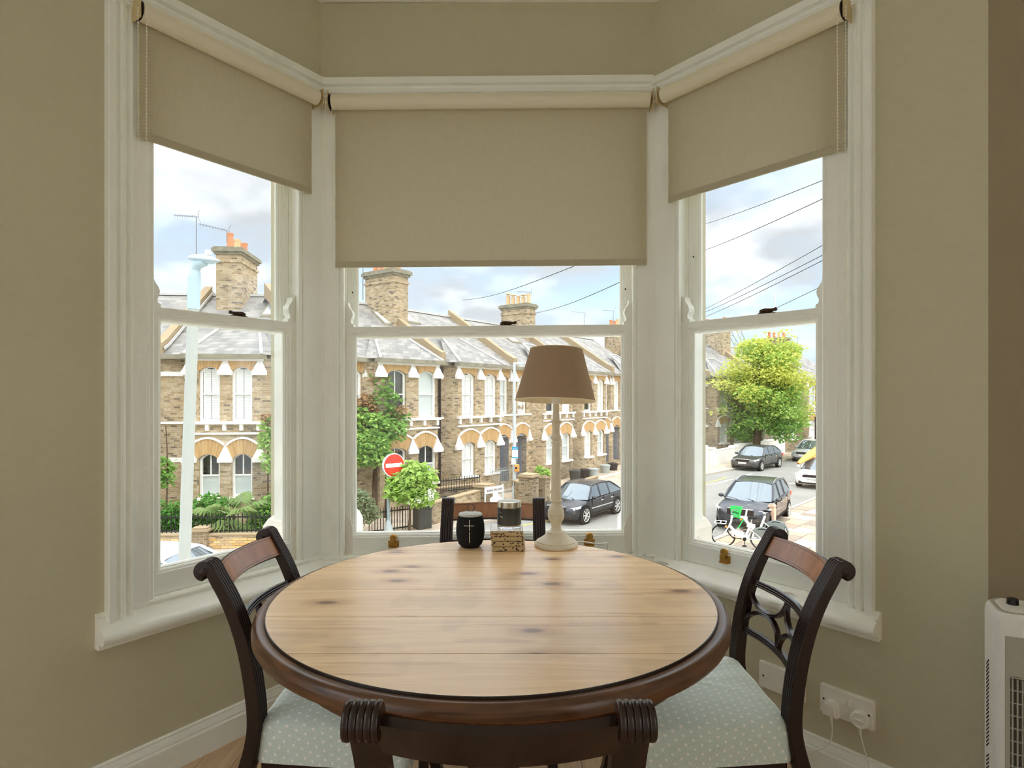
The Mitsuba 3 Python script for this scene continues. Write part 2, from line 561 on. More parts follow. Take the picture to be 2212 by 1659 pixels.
for side, X, nm, lab in ((1, XR, 'wall_east', 'tall window in the right-hand side wall'), (-1, XL, 'wall_west', 'tall window in the left-hand side wall')):
    fr = Frame((X, 0), (0, 1), (-side, 0))
    SW0, SW1 = (-2.52, -.5) if side > 0 else (-2.5, 1.0)
    pg = sbox(YB - WT, 0, min(ENDL[1], ENDR[1]), CEIL).difference(sbox(SW0, SZ0, SW1, SZ1))
    m = extrude(pg, WT)
    m = fr(trimesh.Trimesh(np.stack([m.vertices[:, 0], -m.vertices[:, 2], m.vertices[:, 1]], -1), m.faces, process=False))
    if m.volume < 0: m.invert()
    struct(nm, m, 'm_ceiling')
    k = struct('window_4' if side > 0 else 'window_5', None, None, label=lab)
    fm = [fr.ring([(SW0, SW1, SZ0, SZ1, -.14), (SW0, SW1, SZ0, SZ1, .02), (SW0 + .07, SW1 - .07, SZ0 + .07, SZ1 - .07, .02), (SW0 + .07, SW1 - .07, SZ0 + .07, SZ1 - .07, -.14)])]
    xs_ = np.linspace(SW0 + .04, SW1 - .04, 4)
    for x in xs_[1:-1]:
        fm.append(fr.box(x - .03, x + .03, -.12, 0, SZ0 + .05, SZ1 - .05, .004))
    part(k, 'frame', cat(fm), 'm_trim')
    for x0, x1 in zip(xs_[:-1], xs_[1:]):
        part(k, 'pane', fr.sheet(x0 + .03, x1 - .03, SZ0 + .07, SZ1 - .07, -.06), 'm_glass')

# skirting boards: a moulded section carried along each wall
SKP = [(0, 0), (0.022, 0), (0.022, 0.085), (0.018, 0.092), (0.018, 0.098), (0.014, 0.108), (0.010, 0.118), (0.010, 0.124), (0.0, 0.128)]


def skirt(fr, t0, t1, key):
    v, f = [], []
    n = len(SKP)
    for t in (t0, t1):
        v += [(t, d, z) for d, z in SKP]
    for i in range(n):
        j = (i + 1) % n
        f.append((i, j, n + j, n + i))
    m = cat([tm(v, f)])
    m = fr(m)
    struct(key, m, 'm_trim')


skirt(FC, 0, WC, 'baseboard_front')
skirt(FL, 0, 1.183, 'baseboard_left')
skirt(FR, 0, 1.183, 'baseboard_right')
skirt(FRR, 0, XR - ENDR[0], 'baseboard_right_return')
skirt(FLR, 0, ENDL[0] - XL, 'baseboard_left_return')
# ------------------------------------------------------------------ sash windows
ZM = 1.633          # top of the meeting rail
GB, GT = 0.715, 1.588


def sash_window(fr, o, key, label, lifts, fast, holes=()):
    t0, t1 = o
    k = struct(key, None, None, label=label)
    # box frame: jamb linings, head, staff beads and parting beads
    ms = []
    for a, s in ((t0, -1), (t1, 1)):
        ms.append(fr.box(a, a + s * 0.028, -0.19, 0.0, ZS - 0.04, ZH + 0.03))
        ms.append(fr.box(a - s * 0.012, a + s * 0.006, -0.0205, 0.006, ZS - 0.015, ZH, 0.004))      # staff bead
        ms.append(fr.box(a - s * 0.007, a, -0.075, -0.066, ZS, ZH))                                # parting bead
    ms.append(fr.box(t0 - 0.028, t1 + 0.028, -0.19, 0.0, ZH, ZH + 0.03))
    ms.append(fr.box(t0, t1, -0.02, 0.006, ZH - 0.014, ZH, 0.004))
    ms.append(fr.box(t0 - 0.028, t1 + 0.028, -0.30, -0.01, ZS - 0.05, ZS - 0.004))
    part(k, 'frame', cat(ms), 'm_trim')
    # lower sash
    def sash(a0, a1, z0, z1, g, df, db, name):
        g0, g1, y0, y1 = g
        r = lambda e, d: (g0 - e, g1 + e, y0 - e, y1 + e, d)
        rects = [(a0, a1, z0, z1, db), (a0, a1, z0, z1, df - .002), (a0 + .002, a1 - .002, z0 + .002, z1 - .002, df),
                 r(.021, df), r(.020, df - .004), r(.0175, df - .004), r(.013, df - .006), r(.009, df - .010), r(.0075, df - .015), r(.0045, df - .015), r(.0, df - .024),
                 r(.0, db + .012), r(.012, db)]
        return part(k, name, fr.ring(rects), 'm_trim')
    gl = (t0 + 0.056, t1 - 0.056, GB, GT)
    low = sash(t0 + .0012, t1 - .0012, ZS, ZM, gl, -0.021, -0.065, 'lower_sash')
    part(low, 'pane', fr.sheet(gl[0] - .003, gl[1] + .003, gl[2] - .003, gl[3] + .003, -0.049), 'm_glass')
    gu = (t0 + 0.052, t1 - 0.052, ZM - .005, ZH - 0.05)
    up = sash(t0 + .0012, t1 - .0012, ZM - .046, ZH - .001, gu, -0.0765, -0.120, 'upper_sash')
    part(up, 'pane', fr.sheet(gu[0] - .003, gu[1] + .003, gu[2] - .003, gu[3] + .003, -0.104), 'm_glass')
    # ogee horns on the stiles of the lower sash
    prof = [(0, 0), (.046, 0), (.046, .012), (.036, .016), (.034, .030), (.041, .044), (.043, .058), (.038, .072), (.026, .088), (.022, .100), (.024, .108), (.010, .113), (0, .114)]
    for s, a in ((1, t0 + .0015), (-1, t1 - .0015)):
        pg = Polygon([(x, z) for x, z in prof])
        m = extrude(pg, 0.040)
        v = np.stack([a + s * m.vertices[:, 0], -0.064 + m.vertices[:, 2], ZM - .0005 + m.vertices[:, 1]], -1)
        m = trimesh.Trimesh(v, m.faces, process=False)
        if m.volume < 0: m.invert()
        m = fr(m)
        if m.volume < 0: m.invert()
        part(low, 'horn', m, 'm_trim')
    # fastener on the meeting rail
    tf = t0 + (t1 - t0) * fast
    q = [fr.box(tf - .034, tf + .034, -.058, -.028, ZM, ZM + .004, .001), fr.box(tf - .012, tf + .018, -.052, -.034, ZM + .004, ZM + .013, .003)]
    c = lathe([(.0, 0), (.011, 0), (.012, .004), (.009, .010), (0, .011)], 16)
    arm = smooth_path([(tf - .03, -.043, ZM + .012), (tf - .005, -.036, ZM + .016), (tf + .028, -.034, ZM + .013), (tf + .040, -.036, ZM + .016)], 14)
    q.append(fr(tube(arm, [.0055] * 12 + [.008, .006], 8)))
    q.append(fr(move(c, (tf - .022, -.043, ZM + .004))))
    part(low, 'sash_fastener', cat(q), 'm_bronze', 30)
    for f in lifts:
        tc = t0 + (t1 - t0) * f
        zc = ZS + .055
        q = [fr.box(tc - .024, tc + .024, -.0215, -.0185, zc - .022, zc + .006, .001)]
        q += [fr(xf(lathe([(0, 0), (.015, 0), (.016, .008), (.013, .013), (0, .014)], 20), rotm([1, 0, 0], -90, (tc, -.0195, zc + .020)))),
              fr.box(tc - .008, tc + .008, -.0215, -.006, zc - .006, zc + .014, .002), fr.box(tc - .019, tc + .019, -.020, -.004, zc - .024, zc - .019, .001)]
        for sx in (-.017, .017):
            q.append(fr(xf(lathe([(0, 0), (.0035, 0), (.0035, .0015), (0, .002)], 10), rotm([1, 0, 0], -90, (tc + sx, -.0185, zc - .010)))))
        part(low, 'sash_lift', cat(q), 'm_brass', 30)
    for th, zh, d in holes:
        h = xf(lathe([(0, 0), (.0038, 0), (.003, .0006), (0, .0007)], 12), rotm([1, 0, 0], -90, (th, d, zh)))
        part(k, 'stop_hole', fr(h), 'm_hole')
    return k


sash_window(FL, OL, 'window_1', 'narrow white sash window of the bay, nearest the left wall', (0.5,), 0.43)
sash_window(FC, OC, 'window_2', 'wide white sash window in the middle of the bay', (0.175, 0.845), 0.565,
            ((OC[0] + .030, 1.795, -.0762), (OC[1] - .030, 1.80, -.0762), (0.99, ZM - .030, -.0285)))
sash_window(FR, OR, 'window_3', 'narrow white sash window of the bay, nearest the right wall', (0.35,), 0.62, ((OR[0] + .03, 1.92, -.0762), (OR[1] - .03, 1.96, -.0762)))

# ------------------------------------------------------------------ casings (trim)
def strip(fr, prof, along, a0, a1, base, sgn):
    """moulded strip; prof [(w, d)] across; along 'z': runs from z=a0 to a1 at t = base + sgn*w; 'h': from t=a0 to a1 at z = base + sgn*w"""
    n = len(prof)
    v, f = [], []
    for a in (a0, a1):
        for w, d in prof:
            v.append((base + sgn * w, d, a) if along == 'z' else (a, d, base + sgn * w))
    for i in range(n):
        j = (i + 1) % n
        f.append((i, j, n + j, n + i))
    idx = Polygon(prof)
    from shapely.ops import triangulate
    caps = trimesh.creation.triangulate_polygon(idx, engine='earcut')
    cv, cf = caps
    m = tm(v, f)
    ends = []
    for a in (a0, a1):
        ends.append(trimesh.Trimesh([(base + sgn * w, d, a) if along == 'z' else (a, d, base + sgn * w) for w, d in cv], cf, process=False))
    m = cat([m] + ends)
    return fr(m)


ARCH0 = [(0, 0), (0, .020), (.004, .024), (.012, .024), (.016, .020), (.020, .012), (.026, .012), (.030, .020), (.038, .028), (.048, .030), (.056, .026), (.060, .016), (.066, .014), (.070, .022), (.076, .030),
        (.102, .032), (.106, .028), (.106, 0)]
ARCH = [(w * .73, d) for w, d in ARCH0]
HEAD = [(0, 0), (0, .022), (.006, .030), (.016, .030), (.022, .018), (.030, .016), (.036, .026), (.052, .030), (.058, .020), (.064, .020), (.070, .036), (.098, .038), (.102, .030), (.102, 0)]
ZHEAD = 2.612
n_tr = [0]


def trim(mesh, mat_='m_trim', label=None):
    n_tr[0] += 1
    return struct(f'trim_{n_tr[0]}', mesh, mat_, 35, label=label)


trim(strip(FL, ARCH, 'z', .568, 2.72, .773, 1), label='moulded white casing at the left end of the bay window')
trim(strip(FR, ARCH, 'z', .590, 2.72, .809, 1), label='moulded white casing at the right end of the bay window')
trim(strip(FL, HEAD, 'h', -.015, .86, ZHEAD, 1))
trim(strip(FC, HEAD, 'h', 0.015, WC - .015, ZHEAD + .004, 1))
trim(strip(FR, HEAD, 'h', -.015, .91, ZHEAD, 1))
# flat linings between sash and casing, rounded mullion covers in the two corners
trim(FL.box(OL[1] + .004, .777, -.01, .010, .590, 2.62, .003))
trim(FR.box(OR[1] + .004, .812, -.01, .010, .605, 2.62, .003))
for fr, o0, o1 in ((FL, 0.0, OL[0] - .006), (FC, 0.0, OC[0] - .006), (FC, WC, OC[1] + .006), (FR, 0.0, OR[0] - .006)):
    a, b = min(o0, o1), max(o0, o1)
    trim(fr.box(a, b, -.01, .007, .60, 2.62, .0025))
# window board (inner sill) with a rounded nose, one per light
SILLP = [(0.0, .600), (-.022, .601), (-.022, .6175), (.006, .6175), (.012, .612), (.012, .605), (.007, .600), (.013, .596), (.046, .570), (.058, .565), (.066, .557), (.070, .546), (.068, .535), (.060, .526), (.048, .523), (.030, .523), (.030, .505), (.0, .505)]


def sillrun(fr, t0, t1, m0, m1, dz):
    n = len(SILLP)
    v, f = [], []
    for t, mm in ((t0, m0), (t1, m1)):
        for d, z in SILLP:
            v.append((t + mm * d, d, z + (dz if z < .599 else 0)))
    for i in range(n):
        j = (i + 1) % n
        f.append((i, j, n + j, n + i))
    cv, cf = trimesh.creation.triangulate_polygon(Polygon(SILLP), engine='earcut')
    ends = [trimesh.Trimesh([(t + mm * d, d, z + (dz if z < .599 else 0)) for d, z in cv], cf, process=False) for t, mm in ((t0, m0), (t1, m1))]
    return fr(cat([tm(v, f)] + ends))


mit = math.tan(math.radians(90 - (180 - 55) / 2.0))
trim(sillrun(FL, 0.0, .878, mit, 0, .0), 'm_sill', 'painted window board under the left sash window')
trim(sillrun(FC, 0.0, WC, mit, -mit, .006), 'm_sill', 'painted window board under the middle sash window')
trim(sillrun(FR, 0.0, .905, mit, 0, .022), 'm_sill', 'painted window board under the right sash window')


# ------------------------------------------------------------------ roller blinds
def chain(fr, t0, t1, d0, d1, ztop, zbot):
    pts = []
    dz = .0118
    n = int((ztop - zbot) / dz)
    for i in range(n):
        z = ztop - i * dz
        s = i / n
        bow = 0.006 * math.sin(s * 3.1)
        pts.append((t0 + bow * .4, d0, z))
        pts.append((t1 - bow * .4, d1, z - dz / 2))
    r = (t1 - t0) / 2
    m_ = max(3, int(abs(r) * math.pi / dz))
    for a in np.linspace(0, math.pi, m_ + 2)[1:-1]:
        pts.append(((t0 + t1) / 2 - r * math.cos(a), (d0 + d1) / 2, zbot - abs(r) * 1.3 * math.sin(a)))
    b = trimesh.creation.icosphere(0, .0027)
    V = np.vstack([b.vertices + np.array(p) for p in pts])
    FF = np.vstack([b.faces + i * len(b.vertices) for i in range(len(pts))])
    m = [trimesh.Trimesh(V, FF, process=False)]
    for t, d in ((t0, d0), (t1, d1)):
        m.append(tube([(t, d, zbot), (t, d, (ztop + zbot) / 2), (t, d, ztop)], .0006, 4))
    return fr(cat(m))


def blind(fr, t0, t1, zb, label, chain_end, zc, rd=.052, tilt=0.0):
    k = thing('roller_blind', label, 'blind')
    zr, R = 2.598, .031
    a = np.arange(28) * 2 * np.pi / 28
    tu = xf(lathe([(0, 0), (R, 0), (R, t1 - t0 - .02), (0, t1 - t0 - .02)], 32), np.array([[0, 0, 1, t0 + .01], [1, 0, 0, rd], [0, 1, 0, zr], [0, 0, 0, 1.0]]))
    part(k, 'roller_tube', fr(tu), 'm_blind_tube', 40)
    # fabric leaves the front of the roll at the window side and ends in a hem bar pocket
    n = 24
    v, f = [], []
    zs_ = np.linspace(zr - .01, zb + .012, n)
    prof = [(rd - R * math.cos(x), zr - R * math.sin(x) * 1.0) for x in np.linspace(-.2, .35, 4)]
    prof += [(rd - R * .94 - .0 + .001 * math.sin(i), z) for i, z in enumerate(zs_[1:])]
    nx = 10
    for d, z in prof:
        for i in range(nx + 1):
            s = i / nx
            edge = (abs(s - .5) * 2) ** 8
            v.append((t0 + .016 + s * (t1 - t0 - .032), d + .003 * edge, z))
    for i in range(len(prof) - 1):
        for j in range(nx):
            q = i * (nx + 1) + j
            f.append((q, q + 1, q + nx + 2, q + nx + 1))
    part(k, 'fabric', fr(tm(v, f)), 'm_blind', True)
    hem = Polygon([(-.004, 0), (.004, 0), (.005, .003), (.0045, .024), (.002, .026), (-.002, .026), (-.0045, .024), (-.005, .003)])
    m = extrude(hem, t1 - t0 - .032)
    dd = rd - R * .94
    m = trimesh.Trimesh(np.stack([m.vertices[:, 2] + t0 + .016, m.vertices[:, 0] + dd, m.vertices[:, 1] + zb], -1), m.faces, process=False)
    part(k, 'hem_bar', fr(m), 'm_hem', 40)
    for t, s in ((t0, 1), (t1, -1)):
        q = [fr.box(t - s * .004, t, .0, rd + .032, zr - .036, zr + .036, .0015), fr.box(t - s * .004, t + s * .03, .004, .008, zr + .01, zr + .038, .001)]
        part(k, 'bracket', cat(q), 'm_bracket')
    t, s = (t0, 1) if chain_end == 0 else (t1, -1)
    w = xf(lathe([(0, 0), (.030, 0), (.033, .003), (.029, .006), (.033, .010), (.026, .012), (0, .012)], 28), np.array([[0, 0, s, t - s * .002], [1, 0, 0, rd], [0, 1, 0, zr], [0, 0, 0, 1.0]]))
    part(k, 'chain_wheel', fr(w), 'm_dark_metal', 40)
    part(k, 'bead_chain', chain(fr, t + s * .004 - .013, t + s * .004 + .013, rd + .030, rd - .028 if False else rd + .028, zr - .004, zc), 'm_bead', label='looped white bead chain')
    return k


blind(FL, 0.052, 0.775, 2.188, 'beige roller blind over the left sash window, pulled down a third', 1, 0.92)
blind(FC, 0.056, 1.450, 1.887, 'wide beige roller blind over the middle sash window, pulled down farthest', 0, 0.86)
blind(FR, 0.072, 0.818, 2.146, 'beige roller blind over the right sash window', 1, 0.90)

# ------------------------------------------------------------------ stone piers outside between the lights
mat('m_stucco', tex(lambda p, n, uv: mix(lin(222, 214, 202), lin(242, 238, 230), fbm(p.x * 5, p.y * 5, p.z * 5)) * (1 - 0.25 * smoothstep(0.62, 0.75, fbm(p.x * 11, p.y * 11, p.z * 9)))), 0.8, 0.2)
ZG = EYE - 4.7


def pier(C, ut, nt, name_label):
    """ut: along the side light away from the corner, nt: outward normal of the side light; front light runs to the other side"""
    s = -1 if C[0] > 0 else 1
    front = np.array([s * 1.0, 0.0])
    def poly(e):
        a = C + ut * (.085 + e) + nt * .02
        b = C + ut * (.052 + 1.6 * e) + nt * (.20 + e)
        c = C + front * (.080 + e) + np.array([0, .20 + e])
        d_ = C + front * (.090 + e) + np.array([0, .02])
        m_ = C + (nt + np.array([0, 1])) * (.128 + .6 * e)
        o_ = C + (nt + np.array([0, 1])) * .012
        return np.array([o_, a, b, m_, c, d_])
    k = struct('wall_pier', None, None, label=name_label)
    part(k, 'shaft', extrude(Polygon(poly(0)), 2.6 - .80, .80), 'm_stucco')
    zs_ = [(-.30, .045), (.735, .045), (.765, .034), (.795, .012), (.815, .0)]
    vs = [np.c_[poly(e), np.full(6, z)] for z, e in zs_]
    n = 6
    f = [(i * n + q, i * n + (q + 1) % n, (i + 1) * n + (q + 1) % n, (i + 1) * n + q) for i in range(len(vs) - 1) for q in range(n)]
    m = tm(np.vstack(vs), f)
    if m.volume < 0: m.invert()
    part(k, 'pedestal', m, 'm_stucco')


pier(CL, UL, -NL, 'white stucco pier outside between the left and middle windows')
pier(CR, UR, -NR, 'white stucco pier outside between the middle and right windows')
# ------------------------------------------------------------------ round pine table
TX, TY, TZ, TR = -0.05, 1.664, 0.781, 0.617
tb = thing('dining_table', 'round pine dining table with a dark rounded rim in front of the bay window', 'table')
disc = Point(0, 0).buffer(.586, quad_segs=40)
ys = [-.62, -.405, -.195, .015, .225, .435, .62]
for i in range(6):
    pl = disc.intersection(sbox(-.7, ys[i] + .0005, .7, ys[i + 1] - .0005))
    m = extrude(pl, .0245, TZ - .025)
    m2 = extrude(pl.buffer(-.0008), .0005, TZ - .0005)
    part(tb, 'plank', move(cat([m, m2]), (TX, TY, 0)), 'm_pine')
rim = [(.560, TZ - .030), (.5862, TZ - .030), (.5862, TZ - .0065), (.590, TZ - .0050), (.598, TZ - .0050)] + [(.598 + .019 * math.sin(a), TZ - .024 + .019 * math.cos(a)) for a in np.linspace(.1, math.pi / 2, 8)]
rim += [(.617, TZ - .036), (.613, TZ - .044), (.604, TZ - .050), (.560, TZ - .050)]
part(tb, 'rim', lathe(rim[::-1] + [rim[-1]], 160, (TX, TY, 0)), 'm_rim', 40)
part(tb, 'apron', lathe([(.47, TZ - .05), (.53, TZ - .05), (.53, TZ - .115), (.47, TZ - .115), (.47, TZ - .05)][::-1], 96, (TX, TY, 0)), 'm_rim', 40)
col = [(0, .14), (.085, .14), (.085, .17), (.060, .20), (.052, .25), (.075, .31), (.088, .37), (.075, .44), (.050, .50), (.046, .56), (.060, .60), (.075, .62), (.075, .67), (.20, .672), (.20, .731), (0, .731)]
part(tb, 'pedestal', lathe(col, 40, (TX, TY, 0)), 'm_rim', 40)
for i in range(4):
    a = math.radians(90 * i)
    p = smooth_path([(.07, 0, .24), (.17, 0, .20), (.28, 0, .09), (.40, 0, .035)], 16)
    sec = np.array([(-.026, -.030), (.026, -.030), (.026, .030), (-.026, .030)])[None] * np.linspace(1, .62, 16)[:, None, None]
    lg = sweep(p, (0, 0, 1), sec)
    lg = cat([lg, move(lathe([(0, 0), (.025, 0), (.028, .012), (.02, .022), (0, .022)], 16), (.40, 0, 0))])
    part(tb, 'foot', move(lg, (TX, TY, 0), a), 'm_rim')


# ------------------------------------------------------------------ four mahogany chairs
def chair(key, label, fabric):
    """faces +y, back posts at y = 0 at seat height, floor z = 0"""
    k = thing(key, label, 'chair', 'mahogany dining chairs round the table')
    W = .44
    PROF = [(-.135, 0), (-.085, .16), (-.028, .32), (.0, .44), (-.004, .52), (-.020, .62), (-.048, .72), (-.083, .80), (-.108, .842)]
    path = smooth_path(PROF, 44)
    sc = arc(-.1285, .8545, .0150, 42, 265, 18)[:, :] * 1.0
    path = np.vstack([path[:-1], sc])
    fwd = []
    tg = np.gradient(path, axis=0)
    tg /= np.linalg.norm(tg, axis=1, keepdims=True)
    nrm = np.stack([tg[:, 1], -tg[:, 0]], -1)                     # towards the front
    path3 = np.c_[np.zeros(len(path)), path]
    n3 = np.c_[np.zeros(len(path)), nrm]
    half = .026
    reeds = []
    nr = 5
    for r in range(nr):
        for q in np.linspace(0, math.pi, 5)[:-1] if r < nr - 1 else np.linspace(0, math.pi, 5):
            c = -half + half * 2 / nr * (r + .5)
            reeds.append((c - half / nr * math.cos(q), .0145 + .0042 * math.sin(q)))
    section = [(half, -.011), (-half, -.011)] + reeds
    section = np.array(section)
    L = len(path)
    taper = np.interp(np.arange(L), [0, 18, 30, 42, 48, L - 1], [1.0, 1.25, 1.15, .95, .72, .5])
    sec = np.repeat(section[None], L, 0).copy()
    sec[:, :, 1] *= taper[:, None]
    for sx in (-1, 1):
        m = sweep(path3, n3, sec)
        m.apply_translation([sx * (W / 2 - .026), 0, 0])
        # scroll eye
        eye = xf(lathe([(0, 0), (.009, 0), (.011, .002), (.007, .004), (.0, .0045)], 18), np.array([[0, 0, sx, sx * W / 2 - sx * .001], [1, 0, 0, -.1285], [0, 1, 0, .8545], [0, 0, 0, 1.0]]))
        part(k, 'back_post', cat([m, eye]), 'm_mahogany', 38)
    # bowed rails of the back
    def py(z):
        return float(np.interp(z, path[:44, 1], path[:44, 0]))
    xs = np.linspace(-W / 2 + .038, W / 2 - .038, 25)
    bow = -.036 * (1 - (xs / (W / 2 - .038)) ** 2)
    def rail(z, w, th, reeded):
        p = np.c_[xs, py(z) + bow, np.full(25, z)]
        slope = (py(z + .03) - py(z - .03)) / .06
        nn = np.c_[np.zeros(25), np.ones(25), np.full(25, -slope)]
        if reeded:
            s = [(w / 2, -th / 2), (-w / 2, -th / 2)]
            for r in range(3):
                for q in np.linspace(0, math.pi, 5):
                    s.append((-w / 2 + w / 3 * (r + .5) - w / 6 * math.cos(q), th / 2 + .0032 * math.sin(q)))
        else:
            s = [(w / 2, -th / 2), (-w / 2, -th / 2), (-w / 2, th / 2 - .002), (-w / 2 + .003, th / 2), (w / 2 - .003, th / 2), (w / 2, th / 2 - .002)]
        return sweep(p, nn, s)
    cr = rail(.824, .072, .018, False)
    part(k, 'crest_rail', cr, 'm_mahogany', 30)
    # veneered face of the crest rail with a line of stringing
    v, f, uvs = [], [], []
    slope = (py(.856) - py(.796)) / .06
    up = np.array([0, slope, 1.0]); up /= np.linalg.norm(up)
    nn = np.array([0, 1.0, -slope]); nn /= np.linalg.norm(nn)
    s_ = np.r_[0, np.cumsum(np.hypot(np.diff(xs), np.diff(bow)))]
    for i in range(25):
        c0 = np.array([xs[i], py(.824) + bow[i], .824]) + nn * .0118
        for h in (-.034, .034):
            v.append(c0 + up * h)
            uvs.append((s_[i] / s_[-1] * .40, (h + .033)))
    for i in range(24):
        f.append((2 * i, 2 * i + 1, 2 * i + 3, 2 * i + 2))
    vm = tm(v, f)
    if (vm.face_normals @ nn).mean() < 0: vm.invert()
    part(k, 'crest_veneer', vm, 'm_veneer', True, uv=np.array(uvs), label='pale figured veneer panel')
    part(k, 'reeded_rail', rail(.706, .021, .014, True), 'm_mahogany', 35)
    part(k, 'reeded_rail', rail(.556, .021, .014, True), 'm_mahogany', 35)
    ms = []
    hw = (W / 2 - .038) / 2
    for cx in (-hw, hw):
        for base, sg in ((.697, -1), (.565, 1)):
            a = np.linspace(0, math.pi, 21)
            px = cx - hw * np.cos(a) * .985
            pz = base + sg * .0635 * np.sin(a)
            b = -.036 * (1 - (px / (W / 2 - .038)) ** 2)
            pp = np.c_[px, np.array([py(z) for z in pz]) + b, pz]
            ms.append(sweep(pp, (0, 1, 0), [(.006, -.007), (-.006, -.007), (-.006, .006), (-.003, .009), (0, .006), (.003, .009), (.006, .006)]))
    part(k, 'lattice', cat(ms), 'm_mahogany', 35, label='interlaced bow-shaped splats')
    # stuffed seat, trapezoid with rounded corners, fabric pulled over the rails
    q = Polygon([(-.205, .0), (.205, .0), (.247, .40), (.235, .425), (-.235, .425), (-.247, .40)]).buffer(-.03, join_style=1).buffer(.03, quad_segs=8)
    co = np.array(q.exterior.segmentize(.02).coords)[:-1]
    cen = co.mean(0)
    levels = [(.345, 1.0), (.40, 1.004), (.425, 1.0), (.440, .982), (.449, .955), (.456, .90), (.462, .80), (.467, .62), (.470, .38), (.471, .15)]
    v, uvv = [], []
    for z, s in levels:
        ring = cen + (co - cen) * s
        wob = .0015 * np.sin(co[:, 0] * 40) * (z > .43)
        v.append(np.c_[ring, z + wob])
        dirs = (co - cen) / np.linalg.norm(co - cen, axis=1, keepdims=True)
        uvv.append(ring + dirs * max(0, .445 - z))
    n = len(co)
    f = [(i * n + a, i * n + (a + 1) % n, (i + 1) * n + (a + 1) % n, (i + 1) * n + a) for i in range(len(levels) - 1) for a in range(n)]
    top = len(levels) * n
    v = np.vstack(v + [np.r_[cen, .4715][None]])
    uvv = np.vstack(uvv + [cen[None]])
    fs = np.vstack([np.array(f)[:, [0, 1, 2]], np.array(f)[:, [0, 2, 3]], [((len(levels) - 1) * n + a, (len(levels) - 1) * n + (a + 1) % n, top) for a in range(n)]])
    sm = trimesh.Trimesh(v, fs, process=False)
    if sm.face_normals[-1][2] < 0: sm.invert()
    part(k, 'seat', sm, fabric, True, uv=uvv)
    part(k, 'seat_frame', cat([bx((-.19, .012, .315), (.19, .40, .347), .004)]), 'm_mahogany')
    for sx in (-1, 1):
        p = smooth_path([(sx * .215, .385, .34), (sx * .216, .400, .22), (sx * .217, .432, .08), (sx * .218, .455, 0)], 14)
        sec4 = np.array([(-.019, -.019), (.019, -.019), (.019, .019), (-.019, .019)])[None] * np.linspace(1.1, .78, 14)[:, None, None]
        part(k, 'front_leg', sweep(p, (0, 1, 0), sec4), 'm_mahogany')
    return k


c0 = chair('dining_chair', 'mahogany lattice-back chair with dotted blue-grey seat at the right of the table', 'm_fabric')
PARTS0 = [x for x in scene if x.startswith(c0 + '__')]


def place(keys, M):
    for x in keys:
        d = scene[x]
        old = np.array(T(d['to_world']).matrix, float).reshape(4, 4) if 'to_world' in d else np.eye(4)
        d['to_world'] = T((np.asarray(M) @ old).tolist())


cl = copy_thing(c0, mat4((-.686, 1.805, 0), math.radians(-90)), 'mahogany chair with dotted blue-grey seat at the left of the table', name='dining_chair')
cf = copy_thing(c0, mat4((-.08, 2.466, 0), math.radians(180)), 'mahogany chair on the far side of the table, behind the speaker and candle', name='dining_chair')
cn = copy_thing(c0, mat4((-.018, .985, 0), math.radians(0)), 'dark mahogany chair nearest the camera, with a plain seat', name='dining_chair')
place(PARTS0, mat4((.752, 1.805, 0), math.radians(90)))
scene[cn + '__seat'] = {**scene[cn + '__seat'], 'bsdf': {'type': 'ref', 'id': 'm_fabric_plain'}}
labels[cn + '__seat'] = {'label': 'plain grey-green seat'}

# ------------------------------------------------------------------ table lamp
LX, LY = .158, 2.16
lp = thing('table_lamp', 'cream turned table lamp with a beige cone shade at the back of the table', 'lamp')
px = .000481
P = [(0, 1526), (156, 1526), (161, 1520), (162, 1508), (155, 1497), (146, 1492), (146, 1486), (138, 1480), (112, 1466), (90, 1450), (76, 1436), (70, 1428), (68, 1420), (66, 1416), (52, 1410), (42, 1402), (37, 1394), (36, 1384), (38, 1380), (36, 1376), (38, 1371), (36, 1366), (38, 1360),
     (44, 1346), (54, 1330), (60, 1312), (61, 1300), (58, 1296), (62, 1292), (62, 1284), (60, 1280), (61, 1268), (56, 1248), (46, 1230), (38, 1216), (34, 1204), (36, 1197), (48, 1194), (49, 1187), (44, 1180), (38, 1176), (40, 1170), (39, 1164),
     (37, 1100), (34, 950), (31, 790), (30, 770), (34, 762), (36, 752), (28, 742), (30, 734), (38, 724), (39, 718), (36, 712), (38, 706), (30, 698), (27, 680), (27, 640), (32, 622), (30, 614), (42, 604), (44, 598), (40, 592), (28, 588), (24, 580), (23, 470), (0, 468)]
part(lp, 'stem', lathe([(r * px, TZ + .001 + (1525 - y) * px) for r, y in P], 56, (LX, LY, 0)), 'm_lamp', 32)
tilt = rotm([1, 0, 0], -4.6) @ rotm([0, 1, 0], 1.6)
ZB, ZT_ = 1.300, 1.485
n = 72
a = np.arange(n) * 2 * np.pi / n
v, f, uv = [], [], []
for r, z in ((.1435, ZB), (.094, ZT_)):
    for t in a:
        v.append((r * math.cos(t), r * math.sin(t), z - 1.39)); uv.append((t * .12, z))
for i in range(n):
    f.append((i, (i + 1) % n, n + (i + 1) % n, n + i))
M = np.array(mat4((LX - .001, LY, 1.392))) @ tilt
part(lp, 'shade', xf(tm(v, f), M), 'm_shade', True, uv=np.array(uv))
vl = [((r - .0012) * math.cos(t), (r - .0012) * math.sin(t), z - 1.39) for r, z in ((.1435, ZB + .001), (.094, ZT_ - .001)) for t in a]
part(lp, 'shade_lining', xf(tm(vl, f), M), 'm_shade_lining', True)
rings = []
for r, z, w in ((.1437, ZB, .0016), (.0942, ZT_, .0016)):
    rings.append(tube([(r * math.cos(t), r * math.sin(t), z - 1.39) for t in a], w, 6, True))
